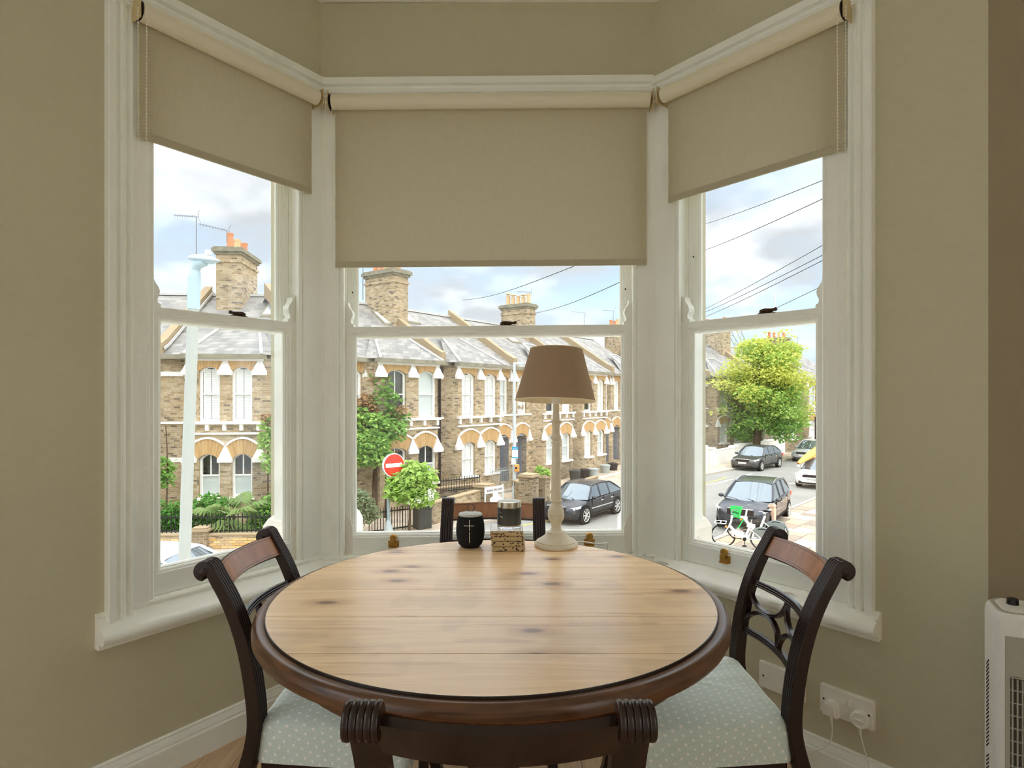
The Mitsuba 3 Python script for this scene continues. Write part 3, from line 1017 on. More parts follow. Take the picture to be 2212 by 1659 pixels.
part(lp, 'shade_hoop', xf(cat(rings), M), 'm_shade_lining')
st = []
for t in (math.radians(-62),):
    st.append(tm([((.1437 + .0004) * math.cos(t), (.1437 + .0004) * math.sin(t), ZB - 1.39), ((.1437 + .0004) * math.cos(t + .075), (.1437 + .0004) * math.sin(t + .075), ZB - 1.39), (.0945 * math.cos(t + .075), .0945 * math.sin(t + .075), ZT_ - 1.39), (.0945 * math.cos(t), .0945 * math.sin(t), ZT_ - 1.39)], [(0, 1, 2, 3)]))
part(lp, 'shade_seam', xf(cat(st), M), 'm_shade_seam' if 'm_shade_seam' in scene else 'm_shade')
sp = [lathe([(0, 1.292), (.017, 1.292), (.017, 1.335), (.013, 1.345), (0, 1.345)], 20, (LX, LY, 0)), lathe([(0, 1.345), (.014, 1.35), (.030, 1.385), (.031, 1.405), (.022, 1.428), (0, 1.436)], 24, (LX, LY, 0))]
part(lp, 'bulb_holder', sp[0], 'm_white_plastic', 30)
part(lp, 'bulb', sp[1], 'm_white_plastic', 40)
for i in range(3):
    t = i * 2.094 + .4
    p0 = M @ np.array([.0938 * math.cos(t), .0938 * math.sin(t), ZT_ - 1.392, 1])
    part(lp, 'shade_spoke', tube([(LX, LY, 1.342), tuple((np.array([LX, LY, 1.342]) + p0[:3]) / 2), tuple(p0[:3])], .0013, 6), 'm_brass')
cord = smooth_path([(LX + .068, LY + .015, TZ + .006), (LX + .12, LY + .035, TZ + .004), (LX + .17, LY + .02, TZ + .003), (LX + .19, LY + .05, TZ - .002), (LX + .195, LY + .072, TZ - .05), (LX + .20, LY + .07, .5), (LX + .3, LY + .2, .1)], 60)
part(lp, 'cord', tube(cord, .0026, 8), 'm_white_plastic', True)

# ------------------------------------------------------------------ speaker, candle on coasters
SX, SY = -.149, 2.155
spk = thing('speaker', 'black barrel-shaped wireless speaker with a cross-shaped emblem on the table', 'speaker')
sc_ = 1.0
part(spk, 'body', lathe([(0, TZ + .002), (.030, TZ), (.033, TZ + .002), (.0415, TZ + .011), (.0475, TZ + .026), (.0505, TZ + .045), (.051, TZ + .058), (.0500, TZ + .078), (.0470, TZ + .097), (.0430, TZ + .110), (.0418, TZ + .1125), (0, TZ + .1125)], 56, (SX, SY, 0)), 'm_speaker', 30)
part(spk, 'top_disc', lathe([(0, TZ + .112), (.0423, TZ + .112), (.0425, TZ + .1155), (.040, TZ + .119), (.031, TZ + .1215), (.030, TZ + .1195), (.027, TZ + .1195), (.0265, TZ + .1215), (.010, TZ + .1225), (0, TZ + .1225)], 56, (SX, SY, 0)), 'm_speaker_top', 25)
lt = [(SX + .013 * math.cos(t) * (1.0 if t > 1.57 or True else 1), SY + .02, TZ + .135 + .013 * math.sin(t)) for t in np.radians(np.linspace(-72, 252, 26))]
lt = [(SX + .002, SY + .02, TZ + .118)] + lt[::-1] + [(SX - .002, SY + .02, TZ + .118)]
part(spk, 'carry_loop', tube(lt, .0021, 8), 'm_loop', True)
em = []
fs = lambda z: float(np.interp(z, [.011, .026, .045, .058, .078, .097, .110], [.0415, .0475, .0505, .051, .0500, .0470, .0430])) + .0006


def on_barrel(x0, x1, z0, z1):
    zz = np.linspace(z0, z1, max(2, int((z1 - z0) / .006) + 2)); xx = np.linspace(x0, x1, max(2, int((x1 - x0) / .006) + 2))
    v = [(SX + x, SY - math.sqrt(max(fs(z) ** 2 - x * x, 1e-6)), TZ + z) for z in zz for x in xx]
    w = len(xx)
    f = [(i * w + j, i * w + j + 1, (i + 1) * w + j + 1, (i + 1) * w + j) for i in range(len(zz) - 1) for j in range(w - 1)]
    return tm(v, f)


em.append(on_barrel(-.0015, .0012, .066, .1045))
em.append(on_barrel(-.0012, .0014, .024, .062))
em.append(on_barrel(-.019, .0165, .0822, .0846))
part(spk, 'emblem', cat(em), 'm_silver_print', label='pale cross-shaped emblem')

KX, KY = -.014, 2.135
for i in range(4):
    z = TZ + i * .0182
    o = (.002 - .0022 * i, (.0015, -.001, .0005, -.0035)[i])
    k = thing('coaster', ('bottom coaster of the speckled terrazzo stack under the candle', 'second coaster from the bottom of the speckled stack', 'third coaster from the bottom of the speckled stack', 'top coaster of the speckled stack, directly under the candle')[i], 'coaster', 'speckled coasters stacked on the table')
    h = .0575 + .0 * i
    b = bx((KX - h + o[0], KY - h + o[1], z), (KX + h + o[0], KY + h + o[1], z + .0172), .0028)
    put(k, xf(b, mat4((0, 0, 0))), 'm_terrazzo')
    if i == 3:
        part(k, 'polished_top', bx((KX - h + o[0] + .002, KY - h + o[1] + .002, z + .017), (KX + h + o[0] - .002, KY + h + o[1] - .002, z + .0178), .0003), 'm_coaster_top')
KZ = TZ + 3 * .0182 + .0180
cd = thing('candle', 'glass jar candle with a dark label and metallic lid standing on the coasters', 'candle')
part(cd, 'jar', lathe([(0, KZ), (.0405, KZ), (.0425, KZ + .003), (.0425, KZ + .074), (.0395, KZ + .074), (.0395, KZ + .009), (0, KZ + .009)], 56, (KX + .004, KY, 0)), 'm_jar_glass', 30)
part(cd, 'wax', lathe([(0, KZ + .0095), (.0390, KZ + .0095), (.0390, KZ + .062), (0, KZ + .062)], 48, (KX + .004, KY, 0)), 'm_wax', 30)
part(cd, 'label_band', lathe([(.0428, KZ + .013), (.0428, KZ + .072)], 64, (KX + .004, KY, 0)), 'm_jar_label', True)
part(cd, 'lid', lathe([(0, KZ + .0745), (.0425, KZ + .0745), (.0428, KZ + .091), (.0415, KZ + .0935), (.036, KZ + .0945), (.034, KZ + .0935), (0, KZ + .0935)], 56, (KX + .004, KY, 0)), 'm_lid', 30)


def wrap_text(txt, h, cx, cy, r, ang, z, depth=.0003):
    m = meshkit.text_mesh(txt, h, depth)
    v = m.vertices.copy()
    w = v[:, 0].max()
    t = ang + (v[:, 0] - w / 2) / r
    rr = r + v[:, 2]
    return trimesh.Trimesh(np.stack([cx + rr * np.sin(t), cy - rr * np.cos(t), z + v[:, 1]], -1), m.faces, process=False)


part(cd, 'lettering', cat([wrap_text('Salt', .0055, KX + .004, KY, .0430, -.68, KZ + .041), wrap_text('Sea', .0045, KX + .004, KY, .0430, -.80, KZ + .057)]), 'm_print_pale')

# ------------------------------------------------------------------ sockets on the right wall
def plate(tc, zc, key, label, w=.172, h=.098):
    k = thing(key, label, 'socket')
    pg = sbox(-w / 2, -h / 2, w / 2, h / 2).buffer(-.006).buffer(.006, quad_segs=4)
    m = extrude(pg, .010)
    m2 = extrude(pg.buffer(-.004), .004, .010)
    mm = cat([m, m2])
    v = np.stack([tc + mm.vertices[:, 0], mm.vertices[:, 2], zc + mm.vertices[:, 1]], -1)
    mm = FR(trimesh.Trimesh(v, mm.faces[:, ::-1], process=False))
    if mm.volume < 0: mm.invert()
    part(k, 'face_plate', mm, 'm_white_plastic')
    return k


def dpt(t, d, z):
    return FR.pts(np.array([[t, d, z]]))[0]


SZ = .272
pz1 = plate(.800, SZ, 'wall_socket', 'white double wall socket with two plugs in it, right of the right-hand chair')
pz2 = plate(.575, SZ + .002, 'blank_plate', 'white blank wall plate seen through the back of the right-hand chair')
for t in (.728, .872):
    part(pz1, 'screw', FR(xf(lathe([(0, 0), (.0035, 0), (.003, .001), (0, .0012)], 10), rotm([1, 0, 0], -90, (t, .014, SZ)))), 'm_hole')
for t in (.508, .642):
    part(pz2, 'screw', FR(xf(lathe([(0, 0), (.0035, 0), (.003, .001), (0, .0012)], 10), rotm([1, 0, 0], -90, (t, .014, SZ)))), 'm_hole')
for t in (.793, .815):
    sw = FR(bx((t - .007, .013, SZ + .006), (t + .007, .021, SZ + .028), .003))
    part(pz1, 'switch', sw, 'm_white_plastic')
for i, t in enumerate((.757, .848)):
    k = thing('plug', ('white angular plug in the left half of the double wall socket', 'white round plug in the right half of the double wall socket')[i], 'plug')
    if i == 0:
        pg = Polygon([(-.024, -.024), (.024, -.024), (.026, -.008), (.020, .018), (.010, .027), (-.010, .027), (-.020, .018), (-.026, -.008)])
        m = extrude(pg, .020); m2 = extrude(pg.buffer(-.006), .010, .020)
        mm = cat([m, m2])
    else:
        mm = lathe([(0, 0), (.027, 0), (.0285, .004), (.0275, .016), (.024, .020), (.020, .020), (.019, .018), (0, .018)], 32)
        mm = cat([mm, bx((-.018, -.003, .017), (.018, .003, .022), .001)])
    v = np.stack([t + mm.vertices[:, 0], .0145 + mm.vertices[:, 2], SZ - .020 + mm.vertices[:, 1]], -1)
    mm = FR(trimesh.Trimesh(v, mm.faces, process=False))
    part(k, 'body', mm, 'm_white_plastic', 30)
    z0 = SZ - .045
    part(k, 'strain_relief', FR(tube([(t, .024, z0 + .004), (t + .001, .024, z0 - .012), (t + .002, .023, z0 - .026)], [.0055, .005, .0032], 10)), 'm_white_plastic', True)
    if i == 0:
        c = smooth_path([(t + .002, .023, z0 - .024), (t + .004, .024, z0 - .055), (t - .012, .026, z0 - .105), (t - .055, .03, z0 - .14), (t - .12, .032, z0 - .165), (t - .2, .04, .012)], 40)
    else:
        c = smooth_path([(t + .002, .023, z0 - .024), (t + .010, .020, z0 - .06), (t + .020, .016, z0 - .10), (t + .032, .026, z0 - .15), (t + .036, .03, .02), (t + .10, .06, .008)], 40)
    part(k, 'cable', FR(tube(c, .0024, 8)), 'm_white_plastic', True)

# ------------------------------------------------------------------ tower heater at the right edge
HX, HY, HROT = 1.352, 1.560, math.radians(-27)
ht = thing('tower_heater', 'white tower heater with dial knobs on top by the right wall corner', 'heater')
Hh = .765
Q = Polygon([(-.088, -.070), (.088, -.070), (.094, -.040), (.094, .045), (.070, .078), (-.070, .078), (-.094, .045), (-.094, -.040)]).buffer(-.02).buffer(.02, quad_segs=6)
co = np.array(Q.exterior.segmentize(.012).coords)[:-1]
cen = np.array([0, 0.0])


def loft(levels, cap=True):
    n = len(co)
    v = [np.c_[cen + (co - cen) * s, np.full(n, z)] for z, s in levels]
    f = [(i * n + a, i * n + (a + 1) % n, (i + 1) * n + (a + 1) % n, (i + 1) * n + a) for i in range(len(levels) - 1) for a in range(n)]
    V = np.vstack(v)
    fs = np.vstack([np.array(f)[:, [0, 1, 2]], np.array(f)[:, [0, 2, 3]]])
    if cap:
        V = np.vstack([V, [[0, 0, levels[0][0]], [0, 0, levels[-1][0]]]])
        b = len(V) - 2
        fs = np.vstack([fs, [((a + 1) % n, a, b) for a in range(n)], [((len(levels) - 1) * n + a, (len(levels) - 1) * n + (a + 1) % n, b + 1) for a in range(n)]])
    m = trimesh.Trimesh(V, fs, process=False)
    if m.volume < 0: m.invert()
    return m


HM = mat4((HX, HY, 0), HROT)
hb = lambda m: xf(m, HM)
part(ht, 'body', hb(loft([(.03, 1.0), (Hh - .022, 1.0), (Hh - .012, .985), (Hh - .004, .955), (Hh, .92)])), 'm_heater_white', 35)
part(ht, 'base', hb(lathe([(0, 0), (.13, 0), (.13, .012), (.115, .028), (.09, .034), (0, .034)], 48)), 'm_heater_white', 30)
part(ht, 'top_ring', hb(loft([(Hh - .002, .90), (Hh + .003, .87), (Hh + .003, .80), (Hh + .002, .78)], False)), 'm_heater_grey', 30)
part(ht, 'top_plate', hb(loft([(Hh - .001, .80), (Hh + .0035, .79), (Hh + .005, .76)])), 'm_heater_white', 30)
part(ht, 'knob', hb(lathe([(0, Hh + .005), (.0135, Hh + .005), (.0125, Hh + .019), (.010, Hh + .021), (0, Hh + .021)], 28, (-.040, .012, 0))), 'm_black_plastic', 30)
part(ht, 'knob', hb(lathe([(0, Hh + .005), (.0135, Hh + .005), (.0125, Hh + .017), (.010, Hh + .019), (0, Hh + .019)], 28, (.0, -.016, 0))), 'm_dark_metal', 30, label='brown dial')
hd = lathe([(0, Hh + .005), (.034, Hh + .005), (.034, Hh + .007), (.030, Hh + .009), (.024, Hh + .007), (0, Hh + .007)], 32, (.022, .024, 0))
part(ht, 'handle', hb(cat([hd, bx((-.008, .018, Hh + .006), (.052, .030, Hh + .016), .003)])), 'm_heater_grey', 30)
part(ht, 'front_panel', hb(bx((-.074, -.0725, .07), (.074, -.069, Hh - .055), .001)), 'm_heater_grey')
bars = []
for i in range(13):
    x = -.060 + i * .010
    bars.append(bx((x - .0016, -.0775, .09), (x + .0016, -.072, Hh - .16), .0006))
for i in range(17):
    z = .095 + i * .032
    if z < Hh - .15: bars.append(bx((-.064, -.0768, z), (.064, -.0725, z + .0022)))
part(ht, 'grille', hb(cat(bars)), 'm_heater_grey', label='pale vertical grille bars')
part(ht, 'grille_back', hb(bx((-.064, -.0728, .09), (.064, -.0722, Hh - .155))), 'm_grille_dark')
sl = []
for side in (-1,):
    for gz in (.11, .36):
        for i in range(22):
            z = gz + i * .0105
            s = bx((-.0012, -.016, -.0014), (.0012, .016, .0014))
            s = xf(s, rotm([1, 0, 0], -38, (side * .0941, .004, z + .03)))
            sl.append(s)
part(ht, 'side_vent', hb(cat(sl)), 'm_print_dark', label='slanted dark side vents')
tx_ = meshkit.text_mesh('Be', .017, .0006, True)
tx_ = trimesh.Trimesh(np.stack([-.020 + tx_.vertices[:, 0], -.0726 - tx_.vertices[:, 2], Hh - .098 + tx_.vertices[:, 1]], -1), tx_.faces[:, ::-1], process=False)
part(ht, 'lettering', hb(tx_), 'm_print_dark')
# ------------------------------------------------------------------ outdoor materials
def brick_fn(tone):
    def fn(p, n, uv):
        bw, bh = 0.225, 0.075
        row = dr.floor(uv.y / bh)
        off = 0.5 * (row - 2 * dr.floor(row / 2))
        u = uv.x / bw + off
        col = dr.floor(u)
        fu, fv = u - col, uv.y / bh - row
        mort = smoothstep(0.0, 0.035, dr.minimum(fu, 1 - fu)) * smoothstep(0.0, 0.10, dr.minimum(fv, 1 - fv))
        r = cell_rand(col, row, 3.0)
        c = mix(lin(196, 180, 150), lin(166, 142, 108), r)
        c = mix(c, lin(128, 114, 96), smoothstep(0.80, 0.95, cell_rand(col, row, 5.0)))
        soot = smoothstep(0.45, 0.75, fbm(uv.x * 0.55 + tone, uv.y * 0.45, 2.0, 4)) * 0.45
        c = c * (1 - soot)
        return mix(lin(186, 180, 166), c, mort) * (0.9 + 0.2 * noise(uv.x * 30, uv.y * 30, 1.0))
    return fn


BR = brick_fn(0.0)
mat('m_brick', tex(BR), 0.85, 0.2)
mat('m_arch_brick', tex(lambda p, n, uv: mix(lin(208, 174, 126), lin(186, 148, 98), noise(uv.x * 14, uv.y * 2, 1.0)) * (1 - 0.35 * smoothstep(0.80, 0.95, dr.abs(2 * (uv.x / 0.085 - dr.floor(uv.x / 0.085)) - 1)))), 0.85, 0.2)
mat('m_white_ext', tex(lambda p, n, uv: mix(lin(236, 234, 228), lin(250, 249, 246), fbm(p.x * 2, p.y * 2, p.z * 2))), 0.6, 0.3)
mat('m_window_white', rgb(246, 246, 244), 0.4, 0.4)
mat('m_shutter', tex(lambda p, n, uv: mix(lin(206, 210, 206), lin(246, 247, 244), smoothstep(0.15, 0.55, dr.abs(2 * (p.z / 0.062 - dr.floor(p.z / 0.062)) - 1)))), 0.5, 0.4)
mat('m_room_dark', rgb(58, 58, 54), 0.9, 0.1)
mat('m_frosted', rgb(206, 214, 212), 0.35, 0.5)


def slate_fn(p, n, uv):
    h = 0.20
    row = dr.floor(uv.y / h)
    u = uv.x / 0.30 + 0.5 * (row - 2 * dr.floor(row / 2))
    col = dr.floor(u)
    fv = uv.y / h - row
    fu = u - col
    r = cell_rand(col, row, 1.0)
    c = mix(lin(122, 121, 119), lin(156, 153, 148), r)
    edge = smoothstep(0.0, 0.16, fv) * smoothstep(0.0, 0.03, dr.minimum(fu, 1 - fu))
    li = smoothstep(0.55, 0.8, fbm(uv.x * 0.9, uv.y * 0.7, 4.0)) * 0.25
    return mix(c, lin(190, 184, 170), li) * (0.62 + 0.38 * edge)


mat('m_slate', tex(slate_fn), 0.6, 0.4)
mat('m_lead', rgb(206, 206, 204), 0.5, 0.4)
mat('m_soot', tex(lambda p, n, uv: mix(lin(120, 118, 104), lin(168, 162, 142), fbm(p.x * 5, p.y * 5, p.z * 7))), 0.9, 0.1)
mat('m_pot', rgb(214, 150, 112), 0.8, 0.2)
mat('m_pot_buff', rgb(220, 194, 152), 0.8, 0.2)
mat('m_aerial', rgb(140, 142, 150), 0.5, 0.4)
mat('m_pipe_black', rgb(52, 42, 40), 0.6, 0.3)
mat('m_coping', rgb(168, 150, 122), 0.85, 0.2)
mat('m_iron', rgb(40, 44, 42), 0.6, 0.3)
mat('m_door_teal', rgb(22, 66, 84), 0.35, 0.5)
mat('m_door_grey', rgb(150, 156, 166), 0.5, 0.4)
mat('m_terracotta', rgb(206, 106, 66), 0.8, 0.2)
mat('m_pot_blue', rgb(56, 70, 110), 0.4, 0.5)
mat('m_bin', rgb(64, 66, 64), 0.5, 0.4)
mat('m_bin_grey', rgb(164, 170, 166), 0.5, 0.4)


def asphalt_fn(p, n, uv):
    v = fbm(p.x * 0.9, p.y * 0.9, 1.0) * 0.5 + noise(p.x * 28, p.y * 28, 1.0) * 0.3
    return mix(lin(120, 120, 116), lin(154, 152, 146), v)


mat('m_asphalt', tex(asphalt_fn), 0.9, 0.2)


def pave_fn(p, n, uv):
    row = dr.floor(p.y / 0.62)
    u = p.x / 0.62 + 0.5 * (row - 2 * dr.floor(row / 2))
    col = dr.floor(u)
    fu, fv = u - col, p.y / 0.62 - row
    j = smoothstep(0.0, 0.03, dr.minimum(dr.minimum(fu, 1 - fu), dr.minimum(fv, 1 - fv)))
    return mix(lin(160, 148, 132), lin(190, 175, 156), cell_rand(col, row, 1.0)) * (0.7 + 0.3 * j)


mat('m_paving', tex(pave_fn), 0.9, 0.2)
mat('m_kerb', rgb(186, 176, 160), 0.85, 0.2)
for i, c in enumerate([(206, 174, 148), (190, 158, 132), (212, 190, 166), (172, 152, 134), (224, 208, 188), (150, 138, 124)]):
    mat(f'm_slab_{i}', rgb(*c), 0.9, 0.2)
mat('m_roadmark', rgb(236, 234, 228), 0.8, 0.2)
mat('m_yellow_line', rgb(222, 190, 90), 0.8, 0.2)


def leaf(key, c, trans=0.5):
    scene[key] = {'type': 'principledthin', 'base_color': rgb(*c), 'roughness': 0.6, 'spec_trans': 0.0, 'diff_trans': trans, 'eta': 1.3}


leaf('m_leaf_lime', (214, 220, 120), .8)
leaf('m_leaf_green', (132, 174, 90), .6)
leaf('m_leaf_mid', (96, 150, 72), .6)
leaf('m_leaf_bush', (172, 204, 108), .6)
leaf('m_leaf_dull', (130, 146, 112), .5)
leaf('m_leaf_rust', (176, 142, 104), .5)
leaf('m_leaf_palm', (168, 192, 130), .5)
mat('m_bark', rgb(92, 76, 62), 0.9, 0.1)
mat('m_flower', rgb(246, 244, 240), 0.7, 0.2)

# ------------------------------------------------------------------ ground
G = ZG
struct('ground_road', bx((-60, 4.2, G - .3), (90, 120, G)), 'm_asphalt')
far_kerb = [(-40, 14.6), (-6.5, 15.3), (-4.6, 16.3), (-3.7, 18.3), (-2.9, 20.0), (-1.2, 21.9), (5.0, 27.3), (11.4, 35.3), (14.2, 38.2), (19.9, 43.6), (33, 54)]
near_kerb = [(40, 52.5), (20.0, 34.2), (14.2, 27.8), (9.46, 22.6), (6.2, 19.1), (4.9, 17.6), (4.2, 16.2), (4.4, 14.9), (5.2, 13.6), (7.0, 12.4), (12, 9.6), (30, 2)]
pf = Polygon(far_kerb + [(70, 100), (-60, 100)])
pn = Polygon(near_kerb + [(60, 2), (60, 52)])
own = Polygon([(-40, 9.4), (-12, 9.2), (3.5, 8.6), (8, 7.4), (20, 1), (20, 4.3), (-40, 4.3)])
PAVE_H = .11
kp = lambda pg: pg.buffer(0)
struct('ground_pavement_far', extrude(kp(pf).buffer(-.14), PAVE_H, G), 'm_paving')
struct('ground_pavement_own', extrude(kp(own), PAVE_H, G), 'm_paving')
near_slabs_zone = Polygon([(3.5, 13.2), (16, 13.2), (16, 28.5), (3.5, 28.5)])
inner = kp(pn).buffer(-.16)
struct('ground_pavement_near', extrude(inner.difference(near_slabs_zone), PAVE_H, G), 'm_paving')
bed = struct('ground_slab_bed', extrude(inner.intersection(near_slabs_zone.buffer(.02)), PAVE_H - .03, G), 'm_kerb')
# paving slabs laid one by one on the near corner
kd = np.array([14.2 - 9.46, 27.8 - 22.6]); kd /= np.linalg.norm(kd)
kn = np.array([kd[1], -kd[0]])
o0 = np.array([9.46, 22.6])
rs = random.Random(5)
slabs = []
for r in range(0, 13):
    d0 = .18 + r * .62
    L = 12.0
    x = -14.0 + (r % 2) * .45 + rs.random() * .2
    while x < L:
        w = .9 if rs.random() < .6 else .6
        c = [o0 + kd * a + kn * b for a, b in ((x, d0), (x + w, d0), (x + w, d0 + .62), (x, d0 + .62))]
        x += w
        pg = Polygon(c).intersection(inner).intersection(near_slabs_zone)
        if pg.is_empty or pg.area < .03 or pg.geom_type != 'Polygon': continue
        ce = np.array(pg.centroid.coords[0])
        pxx = 1106 + F * ce[0] / ce[1]; pyy = 855 + F * 4.6 / ce[1]
        if not (1480 < pxx < 1860 and 1020 < pyy < 1290): continue
        slabs.append((pg, r))
print('slabs', len(slabs))
slabs = slabs[:300]
for pg, r in slabs:
    q = pg.buffer(-.008)
    if q.is_empty or q.geom_type != 'Polygon': continue
    if r < 5:
        mi_ = rs.choice([4, 5, 2, 3]) if rs.random() < .75 else rs.choice([0, 1])
    else:
        mi_ = rs.choice([0, 1, 2, 0, 3])
    hz = rs.random() * .008
    part('ground_slab_bed', 'slab', cat([extrude(q, .03 + hz - .004, G + PAVE_H - .03), extrude(q.buffer(-.006), .004, G + PAVE_H + hz - .004)]), f'm_slab_{mi_}')


def kerb(line, side, name):
    l = LineString(line)
    poly = l.buffer(.14 * side, single_sided=True, join_style=1)
    struct(name, extrude(poly, PAVE_H + .005, G), 'm_kerb')


kerb(far_kerb, 1, 'ground_kerb_far')
kerb(near_kerb, 1, 'ground_kerb_near')
# road markings
for i, (x, y) in enumerate([(1536, 1046), (1561, 1041), (1605, 1034), (1618, 1025), (1716, 1044), (1575, 1037)]):
    Yd = F * 4.7 / (y - 855); X = (x - 1106) / F * Yd
    m = bx((-.45, -.06, 0), (.45, .06, .006))
    solo('road_marking', move(m, (X, Yd, G + .001), math.radians(30 + 12 * (i % 2))), 'm_roadmark', 'short white painted dash on the road by the parked cars', 'road marking', 'white dashes on the road')
ll = Polygon(LineString([(x + .9, y - .7) for x, y in [(-1.2, 21.9), (5.0, 27.3), (11.4, 35.3)]]).buffer(.05))
solo('yellow_line', extrude(ll, .005, G + .001), 'm_yellow_line', 'pale yellow line painted along the far kerb', 'road marking')


# ------------------------------------------------------------------ Victorian terrace
class HFrame(Frame):
    pass


def uvbox(fr, m, key_uv):
    return m


def ext_wall(fr, poly, d0, d1, keep_uv=True):
    """a wall panel from polygon (t, z) between depths d0 and d1, uv in metres along (t, z) or (d, z)"""
    m = extrude(poly, abs(d1 - d0))
    lo = min(d0, d1)
    loc = np.stack([m.vertices[:, 0], lo + m.vertices[:, 2], m.vertices[:, 1]], -1)
    tri = loc[m.faces]
    nrm = np.cross(tri[:, 1] - tri[:, 0], tri[:, 2] - tri[:, 0])
    v = tri.reshape(-1, 3)
    side = np.repeat(np.abs(nrm[:, 0]) > np.abs(nrm[:, 1]), 3)
    uv = np.stack([np.where(side, v[:, 1], v[:, 0]), v[:, 2]], -1)
    w = fr.pts(v)
    f = np.arange(len(v)).reshape(-1, 3)
    me = trimesh.Trimesh(w, f, process=False)
    ce = me.vertices.mean(0)
    if me.volume < 0: me = trimesh.Trimesh(w, f[:, ::-1], process=False)
    return me, uv


def local_uv(fr, m, fn):
    """world mesh + uv from a local mesh, unshared vertices"""
    v = m.vertices[m.faces].reshape(-1, 3)
    uv = np.array([fn(q) for q in v]) if not isinstance(fn, str) else None
    w = fr.pts(v)
    f = np.arange(len(v)).reshape(-1, 3)
    me = trimesh.Trimesh(w, f[:, ::-1] if fr.flip else f, process=False)
    return me, uv


def join_uv(pairs):
    return cat([p[0] for p in pairs]), np.vstack([p[1] for p in pairs])


ZS_ = lambda z: z      # heights below are measured from the eye


def arched(t0, t1, z0, zspring, rise):
    w = t1 - t0
    n = 10
    top = [(t0 + w * i / n, zspring + rise * math.sin(math.pi * i / n) ** .85) for i in range(n + 1)]
    return Polygon([(t0, z0), (t1, z0)] + top[::-1])


LEVELS = dict(uh=(-.90, .86, .16), lh=(-3.55, -2.20, .16))


